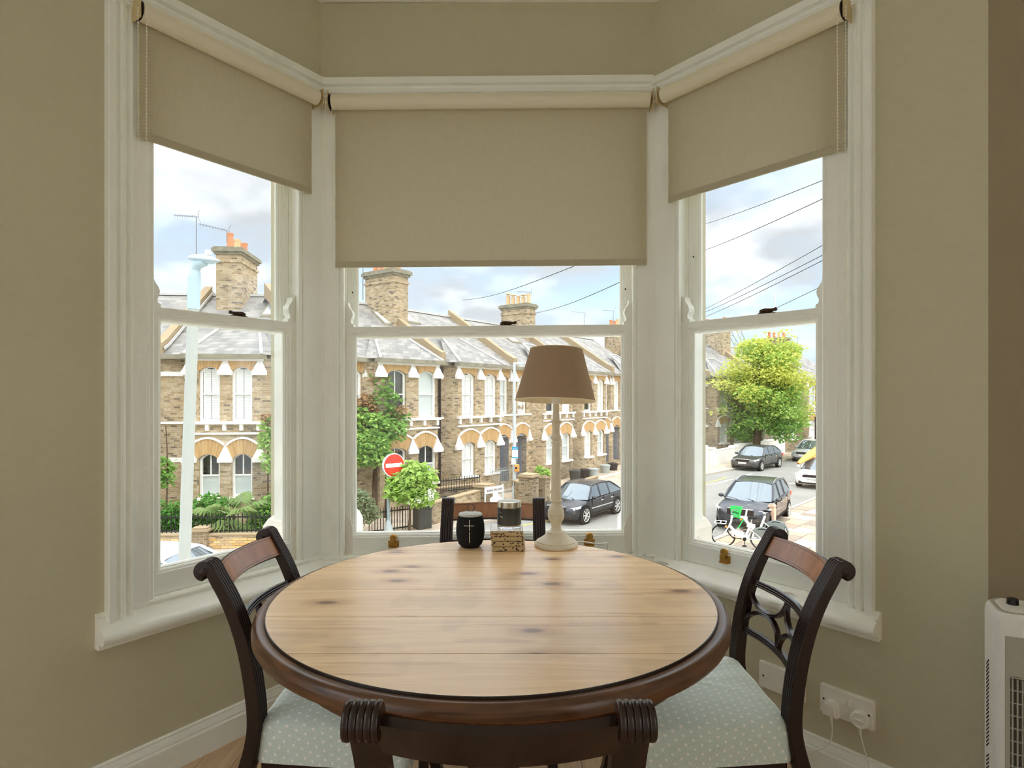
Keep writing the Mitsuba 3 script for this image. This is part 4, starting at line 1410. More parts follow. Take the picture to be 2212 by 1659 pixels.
def house(fr, W, bay, door, upd, style, name, label, win_w=.86, shutters='mix', seed=0, detail=True):
    """fr: local frame of the facade, t 0..W, d towards the street, z measured from eye level. bay: (t0, t1, [window centres])"""
    rr = random.Random(seed)
    k = thing(name, label, 'house', 'Victorian terraced houses across the street')
    GZ = -4.7
    EV = 1.32
    BD = .55
    b0, b1, wins = bay
    # --- main wall with openings for door and the window above it
    ops = []
    dw = door[1] - door[0]
    ops.append(arched(door[0], door[1], -4.25, -2.12, .20))
    ops.append(arched(upd - win_w * .45, upd + win_w * .45, *LEVELS['uh']))
    main = sbox(0, GZ, W, EV)
    for o in ops: main = main.difference(o)
    pairs = [ext_wall(fr, main, -.30, 0)]
    # --- canted bay: front wall and two splayed cheeks
    f0, f1 = b0 + .40, b1 - .40
    fw = sbox(f0, GZ, f1, EV)
    bops = []
    for c in wins:
        bops.append((c, arched(c - win_w / 2, c + win_w / 2, *LEVELS['uh'])))
        bops.append((c, arched(c - win_w / 2, c + win_w / 2, *LEVELS['lh'])))
    for _, o in bops: fw = fw.difference(o)
    pairs.append(ext_wall(fr, fw, BD - .28, BD))
    for (ta, tb) in ((b0, f0), (b1, f1)):
        pg = Polygon([(ta, 0), (tb, BD), (tb, BD - .28), (ta, -.28)])
        m = extrude(pg, EV - GZ, GZ)
        v = m.vertices[m.faces].reshape(-1, 3)
        uv = np.stack([v[:, 0] + v[:, 1], v[:, 2]], -1)
        w = fr.pts(v)
        me = trimesh.Trimesh(w, np.arange(len(v)).reshape(-1, 3), process=False)
        if me.volume < 0: me.invert()
        pairs.append((me, uv))
    wm, wuv = join_uv(pairs)
    put(new_key(k + '__brickwork'), wm, 'm_brick', False, uv=wuv)
    # --- windows
    def window(c, lv, w, d, lower):
        z0, zs, rise = lv
        kk = new_key(k + '__window')
        t0, t1 = c - w / 2, c + w / 2
        outer = arched(t0, t1, z0, zs, rise)
        innr = arched(t0 + .07, t1 - .07, z0 + .09, zs - .03, rise)
        zm = z0 + (zs + rise - z0) * .5
        fm = outer.difference(innr)
        ms = [ext_wall(fr, fm, d - .20, d - .10)[0], fr.box(t0 + .06, t1 - .06, d - .19, d - .13, zm - .025, zm + .025)]
        sh = style.get((lower, c)) if isinstance(style, dict) and (lower, c) in style else rr.choice(['shutter', 'shutter', 'blind', 'dark'])
        if sh == 'dark':
            ms.append(fr.box(c - .018, c + .018, d - .18, d - .14, zm, zs + rise * .9))
        put(kk, cat(ms), 'm_window_white')
        part(kk, 'pane', fr.sheet(t0 + .05, t1 - .05, z0 + .05, zs + rise - .02, d - .165), 'm_glass')
        if sh == 'shutter':
            q = []
            for a, b in ((t0 + .08, c - .012), (c + .012, t1 - .08)):
                for za, zb in ((z0 + .10, zm - .03), (zm + .03, zs + rise * .5)):
                    q.append(fr.box(a, b, d - .245, d - .225, za, zb))
                    q.append(fr.ring([(a, b, za, zb, d - .225), (a, b, za, zb, d - .205), (a + .045, b - .045, za + .05, zb - .05, d - .205), (a + .045, b - .045, za + .05, zb - .05, d - .225)]))
            part(kk, 'shutter', cat(q), 'm_shutter')
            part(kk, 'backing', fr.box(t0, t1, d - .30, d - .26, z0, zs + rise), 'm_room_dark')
        elif sh == 'blind':
            part(kk, 'blind', fr.box(t0 + .03, t1 - .03, d - .235, d - .225, z0 + .05, zs + rise), 'm_frosted')
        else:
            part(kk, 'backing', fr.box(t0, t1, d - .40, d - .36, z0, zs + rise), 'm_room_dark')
            if lower:
                part(kk, 'blind', fr.box(t0 + .03, t1 - .03, d - .235, d - .225, z0 + .05, zm), 'm_frosted')
    for c in wins:
        window(c, LEVELS['uh'], win_w, BD, False)
        window(c, LEVELS['lh'], win_w, BD, True)
    window(upd, LEVELS['uh'], win_w * .9, 0, False)
    # --- door
    kk = new_key(k + '__door')
    put(kk, fr.box(door[0], door[1], -.62, -.56, -4.25, -1.95), 'm_door_teal' if style.get('door') == 'teal' else 'm_door_grey')
    for za, zb in ((-4.15, -3.2), (-3.1, -2.3)):
        for a, b in ((door[0] + .1, (door[0] + door[1]) / 2 - .04), ((door[0] + door[1]) / 2 + .04, door[1] - .1)):
            part(kk, 'panel', fr.box(a, b, -.57, -.545, za, zb, .012), 'm_door_teal' if style.get('door') == 'teal' else 'm_door_grey')
    part(kk, 'porch_side', cat([fr.box(door[0] - .02, door[0], -.62, -.02, -4.25, -2.0), fr.box(door[1], door[1] + .02, -.62, -.02, -4.25, -2.0), fr.box(door[0], door[1], -.62, -.02, -2.05, -1.97)]), 'm_door_grey' if style.get('door') != 'teal' else 'm_white_ext')
    # --- arches of rubbed brick with white hoods, tapering white piers, strings, ledge on brackets
    arches, hoods, piers, strings = [], [], [], []
    def arch_at(c, lv, w, d, hood, ow=None):
        z0, zs, rise = lv
        n = 10
        a_in = [(c - w / 2 + w * i / n, zs + rise * math.sin(math.pi * i / n) ** .85) for i in range(n + 1)]
        ow = ow or w * 1.5
        a_out = [(c - ow / 2 + ow * i / n, zs + .45 + .25 * math.sin(math.pi * i / n) ** .9) for i in range(n + 1)]
        if not hood:
            a_out = [(c - ow / 2 + ow * i / n, zs + .50) for i in range(n + 1)]
        v, uv = [], []
        for dd in (d + .0, d + .025):
            for p_, q_ in zip(a_in, a_out):
                v += [(p_[0], dd, p_[1]), (q_[0], dd, q_[1])]
        m_ = 2 * (n + 1)
        f = []
        for i in range(n):
            a, b = m_ + 2 * i, m_ + 2 * i + 2
            f += [(a, a + 1, b + 1, b)]
            f += [(2 * i, 2 * i + 2, m_ + 2 * i + 2, m_ + 2 * i), (2 * i + 1, m_ + 2 * i + 1, m_ + 2 * i + 3, 2 * i + 3)]
        mm = tm(v, f)
        me, uv = local_uv(fr, mm, lambda q: (q[0] - c + 5 - (q[2] - zs) * (q[0] - c) * .55, q[2] + 10))
        arches.append((me, uv))
        if hood:
            p = np.array([(x, d + .03, z + .03) for x, z in a_out])
            hoods.append(fr(sweep(p, (0, 1, 0), [(-.035, -.03), (.035, -.03), (.035, .035), (-.035, .035)])))
    def pier_at(t, zb, zt, w0, w1, d):
        v = [(t - w0 / 2, d, zb), (t + w0 / 2, d, zb), (t + w0 / 2, d + .12, zb), (t - w0 / 2, d + .12, zb), (t - w1 / 2, d, zt), (t + w1 / 2, d, zt), (t + w1 / 2, d + .03, zt), (t - w1 / 2, d + .03, zt)]
        f = [(0, 3, 2, 1), (4, 5, 6, 7), (0, 1, 5, 4), (1, 2, 6, 5), (2, 3, 7, 6), (3, 0, 4, 7)]
        piers.append(fr(tm(v, f)))
        piers.append(fr.box(t - w0 / 2 - .03, t + w0 / 2 + .03, d, d + .15, zb - .16, zb, .02))
    gaps = [f0 + .03] + [(a + b) / 2 for a, b in zip(wins[:-1], wins[1:])] + [f1 - .03]
    for lv, hood in ((LEVELS['uh'], False), (LEVELS['lh'], True)):
        for i_, c in enumerate(wins): arch_at((gaps[i_] + gaps[i_ + 1]) / 2 if hood else c, lv, win_w, BD, hood, gaps[i_ + 1] - gaps[i_] - .06)
        for t in gaps: pier_at(t, lv[1] + .02, lv[1] + .47, .44, .05, BD)
        arch_at((door[0] + door[1]) / 2 if hood else upd, (lv[0], -2.12 if hood else lv[1], .20 if hood else lv[2]), dw if hood else win_w * .9, 0, hood)
        cc, ww = ((door[0] + door[1]) / 2, dw) if hood else (upd, win_w * .9)
        for s in (-1, 1): pier_at(cc + s * ww * .76, lv[1] + .02, lv[1] + .47, .26, .08, 0)
        zb_ = lv[1] - .06
        for a, b, d in ((0, b0, 0), (b1, W, 0)):
            seg = sbox(a, zb_ - .10, b, zb_ + .06)
            seg = seg.difference(sbox(cc - ww * .52, -9, cc + ww * .52, 9))
            for g in getattr(seg, 'geoms', [seg]):
                if not g.is_empty: strings.append(fr.box(g.bounds[0], g.bounds[2], 0, .05, g.bounds[1], g.bounds[3]))
    aw, auv = join_uv(arches)
    put(new_key(k + '__brick_arches'), aw, 'm_arch_brick', False, uv=auv)
    part(k, 'hood_mould', cat(hoods), 'm_white_ext')
    part(k, 'pier_caps', cat(piers), 'm_white_ext', kind='stuff', label='tapering white pier blocks between the windows')
    strings.append(fr.box(f0 - .1, f1 + .1, BD - .02, BD + .06, EV - .10, EV + .0))
    strings.append(fr.box(f0 - .1, f1 + .1, BD - .02, BD + .16, -1.0, -.90, .01))
    strings.append(fr.box(f0 - .05, f1 + .05, BD - .02, BD + .10, -1.36, -1.29, .01))
    strings.append(fr.box(0, b0 + .05, -.02, .06, -1.0, -.92)); strings.append(fr.box(b1 - .05, W, -.02, .06, -1.0, -.92))
    for t in np.linspace(f0 + .06, f1 - .06, 5 if len(wins) > 1 else 3):
        strings.append(fr.box(t - .06, t + .06, BD, BD + .12, -1.22, -1.0, .01))
    for c in wins:
        strings.append(fr.box(c - win_w * .62, c + win_w * .62, BD - .05, BD + .14, -3.65, -3.55, .01))
    part(k, 'string_courses', cat(strings), 'm_white_ext', kind='stuff', label='white bands, sills and bracketed ledge')
    # --- eaves and slate roof with a hip over the bay
    part(k, 'gutter', cat([fr.box(-.02, W + .02, -.05, .30, EV - .02, EV + .14), fr.box(f0 - .2, f1 + .2, BD - .05, BD + .28, EV - .02, EV + .13)]), 'm_soot')
    RH, RD = 2.95, 4.2
    roof = tm([(0, .28, EV + .10), (W, .28, EV + .10), (W, -RD, EV + RH), (0, -RD, EV + RH), (0, -2 * RD, EV + .1), (W, -2 * RD, EV + .1)], [(0, 1, 2, 3), (3, 2, 5, 4)])
    ce = (b0 + b1) / 2
    hip = tm([(b0 - .05, .25, EV + .12), (f0 - .1, BD + .25, EV + .12), (f1 + .1, BD + .25, EV + .12), (b1 + .05, .25, EV + .12), (ce - .5, -1.45, EV + 1.55), (ce + .5, -1.45, EV + 1.55)],
             [(0, 1, 4), (1, 2, 5), (2, 3, 5), (1, 5, 4)])
    rv = local_uv(fr, roof, lambda q: (q[0], (q[2] - EV) * 1.73))
    hv = local_uv(fr, hip, lambda q: (q[0] + q[1] * .6, (q[2] - EV) * 1.6))
    pr = join_uv([rv, hv])
    put(new_key(k + '__roof'), pr[0], 'm_slate', False, uv=pr[1])
    fl = []
    for a, b in (((f0 - .1, BD + .25, EV + .14), (ce - .5, -1.45, EV + 1.58)), ((f1 + .1, BD + .25, EV + .14), (ce + .5, -1.45, EV + 1.58)), ((ce - .5, -1.45, EV + 1.58), (ce + .5, -1.45, EV + 1.58))):
        fl.append(fr(tube([a, tuple((np.array(a) + b) / 2), b], .055, 6)))
    fl.append(fr.box(-.02, W + .02, -RD - .12, -RD + .12, EV + RH - .03, EV + RH + .07))
    part(k, 'hip_and_ridge_tiles', cat(fl), 'm_lead')
    # parapet between the roofs
    pg = Polygon([(.2, EV + .1), (.2, EV + .55), (-.2, EV + .75), (-RD, EV + RH + .38), (-RD, EV + RH - .2)])
    m = extrude(pg, .30)
    pm = fr(trimesh.Trimesh(np.stack([m.vertices[:, 2] - .15, m.vertices[:, 0], m.vertices[:, 1]], -1), m.faces, process=False))
    part(k, 'party_parapet', pm, 'm_coping')
    part(k, 'parapet_flashing', fr(sweep([(.20, .15, EV + .36), (.20, -.2, EV + .52), (.20, -RD, EV + RH + .14)], (1, 0, 0), [(-.05, -.02), (.05, -.02), (.05, .02), (-.05, .02)])), 'm_lead')
    if style.get('skylight'):
        tc, s0, s1 = style['skylight']
        q = lambda t, s, e: (t, .28 - s * (RD + .28), EV + .10 + s * (RH - .1) + e)
        v = [q(tc - .45, s0, .07), q(tc + .45, s0, .07), q(tc + .45, s1, .07), q(tc - .45, s1, .07), q(tc - .37, s0 + .03, .075), q(tc + .37, s0 + .03, .075), q(tc + .37, s1 - .03, .075), q(tc - .37, s1 - .03, .075),
             q(tc - .45, s0, -.05), q(tc + .45, s0, -.05), q(tc + .45, s1, -.05), q(tc - .45, s1, -.05)]
        kk = new_key(k + '__skylight')
        put(kk, fr(tm(v, [(0, 1, 5, 4), (1, 2, 6, 5), (2, 3, 7, 6), (3, 0, 4, 7), (8, 9, 1, 0), (9, 10, 2, 1), (10, 11, 3, 2), (11, 8, 0, 3)])), 'm_soot')
        part(kk, 'pane', fr(tm(v[4:8], [(0, 1, 2, 3)])), 'm_frosted')
    # drain pipe on the boundary
    if style.get('pipe'):
        q = [fr(tube([(W - .08, .10, EV), (W - .08, .10, -1.0), (W - .08, .10, -4.6)], .055, 8)), fr.box(W - .2, W + .04, .02, .22, EV - .35, EV - .08, .02)]
        for z in (-.2, -1.6, -3.0): q.append(fr.box(W - .16, W, .02, .17, z, z + .05))
        part(k, 'drainpipe', cat(q), 'm_pipe_black')
    return k


def chimney(house_i, fr, t, d, w, dp, z0, z1, npots, label, kinds, cowls=(), key='chimney'):
    k = new_key(HK[house_i] + '__chimney')
    pairs = []
    for (ex, za, zb) in ((0, z0, z1 - .62), (.05, z1 - .62, z1 - .52), (.0, z1 - .52, z1 - .30), (.07, z1 - .30, z1 - .20), (.14, z1 - .20, z1 - .06), (.08, z1 - .06, z1)):
        pairs.append(local_uv(fr, bx((t - w / 2 - ex, d - dp / 2 - ex, za), (t + w / 2 + ex, d + dp / 2 + ex, zb)), lambda q: (q[0] + q[1], q[2])))
    stack = join_uv(pairs[:3])
    put(k, stack[0], 'm_brick', False, uv=stack[1])
    labels[k] = {'label': label}
    part(k, 'corbel', cat([p[0] for p in pairs[3:]]), 'm_soot')
    for i in range(npots):
        y = d - dp / 2 + dp * (i + .5) / npots if dp > w else d
        x = t if dp > w else t - w / 2 + w * (i + .5) / npots
        h = (.62, .50, .56, .44, .60)[i % 5]
        r = .125
        pr = [(0, 0), (r * 1.15, 0), (r * 1.15, .06), (r, .10), (r * .9, h - .10), (r * 1.1, h - .06), (r * 1.1, h), (r * .8, h), (r * .8, h - .1)]
        pm = lathe(pr, 14)
        if i in cowls:
            pm = cat([pm, lathe([(0, h + .02), (.05, h), (.05, h + .10), (.19, h + .12), (.15, h + .17), (0, h + .20)], 14)])
        pm = fr(move(pm, (x, y, z1)))
        kk = part(k, 'pot', pm, 'm_pot' if kinds[i % len(kinds)] else 'm_pot_buff', 40)
    return k


def aerial(base, h, ang, label, n=9, L=1.15, tiltz=.12, group='television aerials on the roofs'):
    k = thing('television_aerial', label, 'aerial', group)
    b = np.array(base, float)
    part(k, 'mast', tube([tuple(b), tuple(b + [0, 0, h / 2]), tuple(b + [0, 0, h])], .019, 6), 'm_aerial')
    dirv = np.array([math.cos(ang), math.sin(ang), tiltz]); per = np.array([-math.sin(ang), math.cos(ang), 0])
    top = b + [0, 0, h]
    ms = [tube([tuple(top - dirv * .12), tuple(top + dirv * L * .5), tuple(top + dirv * L)], .011, 5)]
    for i in range(n):
        c = top + dirv * (L * (i + .6) / n)
        ms.append(tube([tuple(c - per * .14 - [0, 0, .0]), tuple(c + [0, 0, .03]), tuple(c + per * .14)], .007, 4))
        ms.append(tube([tuple(c - [0, 0, .07]), tuple(c), tuple(c + [0, 0, .07])], .007, 4))
    r = top - dirv * .10
    for s in (-1, 1):
        ms.append(tube([tuple(r), tuple(r + per * s * .02 + [0, 0, s * .12] - dirv * .02), tuple(r + per * s * .04 + [0, 0, s * .26] - dirv * .10)], .010, 4))
    part(k, 'yagi', cat(ms), 'm_aerial')
    return k


V = [np.array(q, float) for q in [(-12.5, 21.4), (-7.15, 21.9), (-3.1, 25.9), (.015, 30.2), (3.3, 34.7), (6.4, 39.0), (9.5, 43.2), (14.6, 45.2), (19.3, 47.9), (24.0, 50.6), (28.8, 53.4)]]


def hfr(a, b):
    u = (b - a) / np.linalg.norm(b - a)
    n = np.array([u[1], -u[0]])
    return Frame(a, u, n, z0=EYE), float(np.linalg.norm(b - a))


HF, HK = [], []
d0_ = (V[1] - V[0]) / np.linalg.norm(V[1] - V[0])
Vm = V[0] - d0_ * 5.3
seq = [Vm] + V
LAB = ['terraced house at the far left edge, mostly hidden by the window frame',
       'yellow brick house in the left window, shuttered above, with dark lower windows',
       'brick terraced house behind the creeper, with a teal door, left of the black drainpipe',
       'brick terraced house right of the black drainpipe, with white shutters upstairs and down',
       'brick terraced house behind the lamp, with frosted lower windows and flower boxes',
       'brick terraced house behind the white garden wall, right of the lamp',
       'brick terraced house cut by the right edge of the middle window',
       'terraced house hidden behind the right window post, before the end of the crescent',
       'distant terraced house at the left edge of the right window',
       'distant terraced house directly behind the green street tree',
       'distant terraced house at the right edge of the right window',
       'farthest terraced house at the right, behind the silver car']
for i in range(len(seq) - 1):
    fr, W = hfr(seq[i], seq[i + 1])
    HF.append((fr, W))
    left_bay = i in (1, 3, 5, 7, 8, 10)
    st = {'pipe': i in (2, 4, 6, 8), 'skylight': (W * .62, .55, .82) if i in (1, 2, 4) else None}
    ww = .9
    if i == 1:
        bay, door, upd, ww = (.80, 4.02, [1.88, 2.98]), (4.2, 5.1), 4.65, .70
        for c in bay[2]: st[(False, c)] = 'shutter'; st[(True, c)] = 'dark'
        st['skylight'] = (3.1, .60, .86)
    elif i == 2:
        bay, door, upd = (1.95, W - .15, [3.12, 4.62]), (.75, 1.65), 1.5
        st[(False, 3.12)] = 'dark'; st[(False, 4.62)] = 'blind'; st[(True, 3.12)] = 'dark'; st[(True, 4.62)] = 'dark'; st['door'] = 'teal'
        st['skylight'] = (W - .75, .60, .86)
    elif left_bay:
        bay, door, upd = (.15, 3.95, [1.25, 2.85]), (4.1, 5.0), 4.55
        if i == 3:
            for c in bay[2]: st[(False, c)] = 'shutter'; st[(True, c)] = 'shutter'
            st['skylight'] = (1.3, .70, .93)
    else:
        bay, door, upd = (W - 3.95, W - .15, [W - 2.85, W - 1.25]), (.35, 1.25), .85
        if i == 4:
            for c in bay[2]: st[(True, c)] = 'blind'
    HK.append(house(fr, W, bay, door, upd, st, 'terraced_house', LAB[i], win_w=ww, seed=20 + i))

# chimneys on the party walls
fr1, W1 = HF[1]; fr2, W2 = HF[2]
chimney(1, HF[1][0], 1.25, -4.0, .95, 2.1, 2.9, 6.05, 5, 'brick chimney with a row of clay pots behind the street lamp head', (1, 1, 0, 0, 1))
chimney(3, HF[3][0], .05, -3.4, .9, 1.9, 2.9, 5.75, 5, 'brick chimney with tall clay pots, cut off by the middle blind', (1, 1, 0, 1, 1))
chimney(5, HF[5][0], .0, -3.6, .9, 1.9, 2.9, 5.55, 5, 'brick chimney with five pots, three of them capped, right of the middle fastener', (0, 0, 0, 0, 0), (0, 1, 3))
chimney(7, HF[7][0], .0, -3.9, .9, 1.9, 2.9, 5.35, 4, 'far brick chimney near the right edge of the middle window', (1, 1, 0, 0))
chimney(9, HF[9][0], .0, -3.9, .95, 2.3, 2.4, 6.0, 5, 'distant brick chimney left of the street tree crown', (1, 1, 1, 1))
chimney(10, HF[10][0], 2.6, -3.9, .9, 2.0, 2.6, 5.3, 4, 'distant brick chimney behind the top right of the tree crown', (1, 1, 0, 1))


def P(x, y, Yd):
    """the point at distance Yd that stands at pixel (x, y)"""
    return np.array([(x - 1106) / F * Yd, Yd, EYE + (855 - y) / F * Yd])


aerial(P(424, 640, 25.5), (640 - 468) / F * 25.5, math.radians(165), 'tall television aerial standing left of the big chimney')
aerial(P(490, 524, 25.0), .50, math.radians(172), 'low television aerial on the pots of the left chimney', 9, 1.25, .25)
aerial(P(1144, 690, 38.0), 1.72, math.radians(150), 'thin television aerial beside the chimney with capped pots', 5, .9)
aerial(P(1262, 740, 46.0), .75 + 43 / F * 46, math.radians(175), 'small television aerial left of the far chimney', 7, 1.0)
aerial(P(1325, 735, 46.0), .8 + 41 / F * 46, math.radians(150), 'small television aerial right of the far chimney', 5, .9)
aerial(P(1723, 745, 55.0), .72, math.radians(178), 'distant television aerial right of the tree crown', 5, 1.4)
solo('satellite_pole', tube([tuple(P(784, 648, 28)), tuple(P(784, 610, 28)), tuple(P(784, 560, 28))], .022, 6), 'm_aerial', 'thin aerial pole left of the middle chimney', 'pole')
# ------------------------------------------------------------------ garden walls, gates, plants
def wall_run(pts, h, th, label, mat_='m_brick', cop='m_coping', piers=(), group='garden walls of the terrace', base=PAVE_H, coph=.07):
    k = thing('garden_wall', label, 'wall', group)
    pairs, cops = [], []
    pts = [np.array(p, float) for p in pts]
    for i, (a, b) in enumerate(zip(pts[:-1], pts[1:])):
        L = float(np.linalg.norm(b - a)); u = (b - a) / L; n = np.array([u[1], -u[0]])
        fr = Frame(a, u, n, z0=G + base)
        pairs.append(local_uv(fr, bx((-.02, -th / 2, -.1), (L + .02, th / 2, h)), lambda q: (q[0] + q[1], q[2] + 1.3)))
        cops.append(fr.box(-.04, L + .04, -th / 2 - .035, th / 2 + .035, h, h + coph, .015))
    for (x, y, ph, w) in piers:
        fr = Frame((x, y), u, n, z0=G + base)
        pairs.append(local_uv(fr, bx((-w / 2, -w / 2, -.1), (w / 2, w / 2, ph)), lambda q: (q[0] + q[1], q[2] + 1.3)))
        cops += [fr.box(-w / 2 - .05, w / 2 + .05, -w / 2 - .05, w / 2 + .05, ph, ph + .09, .02), fr.box(-w / 2 - .01, w / 2 + .01, -w / 2 - .01, w / 2 + .01, ph + .09, ph + .14, .03)]
    m, uv = join_uv(pairs)
    put(new_key(k + '__masonry'), m, mat_, False, uv=uv)
    part(k, 'coping', cat(cops), cop)
    return k


def railing(a, b, z0, h, label, step=.13, spear=True, mat_='m_iron'):
    k = thing('iron_railing', label, 'railing', 'iron railings of the front gardens')
    a, b = np.array(a, float), np.array(b, float)
    L = float(np.linalg.norm(b - a)); u = (b - a) / L
    n = int(L / step)
    bars = []
    for i in range(n + 1):
        p = a + u * (i * L / n)
        bars.append(bx((p[0] - .011, p[1] - .011, z0), (p[0] + .011, p[1] + .011, z0 + h - .06)))
        if spear:
            bars.append(tm([(p[0] - .022, p[1] - .012, z0 + h - .06), (p[0] + .022, p[1] - .012, z0 + h - .06), (p[0], p[1] + .02, z0 + h - .06), (p[0], p[1], z0 + h)], [(0, 1, 3), (1, 2, 3), (2, 0, 3), (0, 2, 1)]))
    part(k, 'bars', cat(bars), mat_, kind='stuff')
    fr = Frame(a, u, np.array([u[1], -u[0]]), z0=z0)
    part(k, 'rail', fr.box(0, L, -.015, .015, h - .16, h - .12), mat_)
    part(k, 'rail', fr.box(0, L, -.015, .015, .05, .09), mat_)
    return k


def leaves(rng, centers, size, shape=1.0, droop=.35, up=.4):
    """one folded leaf (4 triangles) per centre, as one mesh"""
    n = len(centers)
    az = rng.uniform(0, 2 * np.pi, n)
    el = rng.uniform(-.7, .5, n)
    d = np.stack([np.cos(az) * np.cos(el), np.sin(az) * np.cos(el), np.sin(el)], -1)
    nr = rng.normal(size=(n, 3)) * .6 + np.array([0, -.2, 1.0]) * up * 2
    nr -= (nr * d).sum(1, keepdims=True) * d
    nr /= np.linalg.norm(nr, axis=1, keepdims=True)
    s = np.cross(d, nr)
    L = (size * rng.uniform(.65, 1.3, n))[:, None]
    w = L * .30 * shape
    a = centers
    b = centers + d * L * .5 + s * w + nr * L * .06
    c = centers + d * L - nr * L * droop * .4
    e = centers + d * L * .5 - s * w + nr * L * .06
    m = centers + d * L * .5 - nr * L * .04
    v = np.stack([a, b, c, e, m], 1).reshape(-1, 3)
    i = np.arange(n)[:, None] * 5
    f = np.concatenate([i + [0, 1, 4], i + [1, 2, 4], i + [2, 3, 4], i + [3, 0, 4]], 0)
    return trimesh.Trimesh(v, f, process=False)


def blob_points(rng, blobs, n, shell=.55):
    """points in the outer shell of ellipsoids (cx, cy, cz, rx, ry, rz)"""
    b = np.array(blobs, float)
    vol = b[:, 3] * b[:, 4] * b[:, 5]
    pick = rng.choice(len(b), n, p=vol / vol.sum())
    d = rng.normal(size=(n, 3)); d /= np.linalg.norm(d, axis=1, keepdims=True)
    r = shell + (1 - shell) * rng.uniform(0, 1, n) ** .6
    wob = .82 + .36 * meshkit.noise(d * 3.3 + pick[:, None] * 7.1)
    return b[pick, :3] + d * b[pick, 3:] * (r * wob)[:, None]


def bush(key, label, cat_, groups, stems=None, group=None, seed=1):
    """groups: [(part name, material, blobs, leaf count, leaf size)]"""
    k = thing(key, label, cat_, group)
    rng = np.random.default_rng(seed)
    for nm, mt, blobs, n, size in groups:
        part(k, nm, leaves(rng, blob_points(rng, blobs, n), size), mt, kind='stuff')
    for st in stems or ():
        part(k, 'stem', tube(smooth_path(st[0], 14), np.linspace(st[1], st[2], 14), 7), 'm_bark', True)
    return k


def ring_blobs(rng, c, R, n, r):
    out = []
    for _ in range(n):
        d = rng.normal(size=3); d /= np.linalg.norm(d)
        q = np.array(c) + d * np.array(R) * rng.uniform(.35, .95)
        s = r * rng.uniform(.7, 1.3)
        out.append((*q, s * 1.15, s * 1.15, s * .75))
    return out


# house seen through the left window: low brick wall, railings, hedge and palm
z_ = lambda y, Yd: EYE + (855 - y) / F * Yd
wall_run([(-12.5, 18.0), (-5.0, 18.35)], z_(1157, 18.1) - G - PAVE_H, .24, 'low yellow brick garden wall with stone coping in the left window', piers=((-9.32, 18.12, z_(1147, 18.1) - G - PAVE_H, .42),))
railing((-12.5, 18.02), (-5.0, 18.37), z_(1157, 18.1) + .06, .62, 'black spear-topped railings on the brick wall in front of the palm')
BRK = [mikit.ply(bx((-.1075, 0, 0), (.1075, .012, .065), .004), f'm_brick_{i}') for i in range(4)]
for i, c in enumerate([(222, 186, 128), (206, 164, 104), (196, 172, 136), (230, 200, 150)]): mat(f'm_brick_{i}', rgb(*c), 0.85, 0.2)
rb = random.Random(4)
ub = np.array([7.5, .35]) / np.linalg.norm([7.5, .35])
for r in range(8):
    for c in range(-1, 33):
        t = .5 + c * .225 + (r % 2) * .1125
        if 2.9 < t < 3.46: continue
        p = np.array([-12.5, 18.0]) + ub * t + np.array([ub[1], -ub[0]]) * .122
        zb = G + PAVE_H + .02 + r * .075
        pxx = 1106 + F * p[0] / p[1]; pyy = 855 + F * (EYE - zb) / p[1]
        if zb + .07 > G + PAVE_H + (z_(1157, 18.1) - G - PAVE_H) or not (330 < pxx < 605) or pyy > 1235: continue
        d_ = dict(BRK[rb.randrange(4)])
        M_ = np.eye(4); M_[:2, 0] = ub; M_[:2, 1] = (ub[1], -ub[0]); M_[1, 1] = -ub[0]; M_[:3, 3] = (p[0], p[1], zb)
        M_[:3, 1] = (ub[1], -ub[0], 0); M_[:3, 2] = (0, 0, 1); M_[:3, 0] = (ub[0], ub[1], 0)
        M_ = M_ @ np.diag([-1.0, 1, 1, 1])
        part('garden_wall', 'brick', {**d_, 'to_world': T(M_.tolist())}, None)
rngh = np.random.default_rng(3)
bush('hedge', 'dark green leafy hedge left of the lamp post behind the railings', 'hedge',
     [('foliage', 'm_leaf_mid', [(-11.4, 19.25, z_(1120, 18.9), .9, .5, .55), (-10.5, 19.25, z_(1115, 18.9), .8, .5, .5), (-9.6, 19.25, z_(1110, 18.9), .7, .5, .6), (-9.9, 19.15, z_(1135, 18.9), 1.2, .4, .4), (-11.2, 19.15, z_(1140, 18.9), 1.2, .4, .4)], 2600, .16)], seed=5)
bush('shrub', 'bright green shrub right of the palm in the left window', 'shrub',
     [('foliage', 'm_leaf_green', [(-7.65, 19.25, z_(1120, 18.9), .65, .5, .75), (-7.3, 19.25, z_(1105, 18.9), .6, .5, .6), (-7.9, 19.15, z_(1140, 18.8), .6, .4, .4)], 1900, .17)], seed=6)
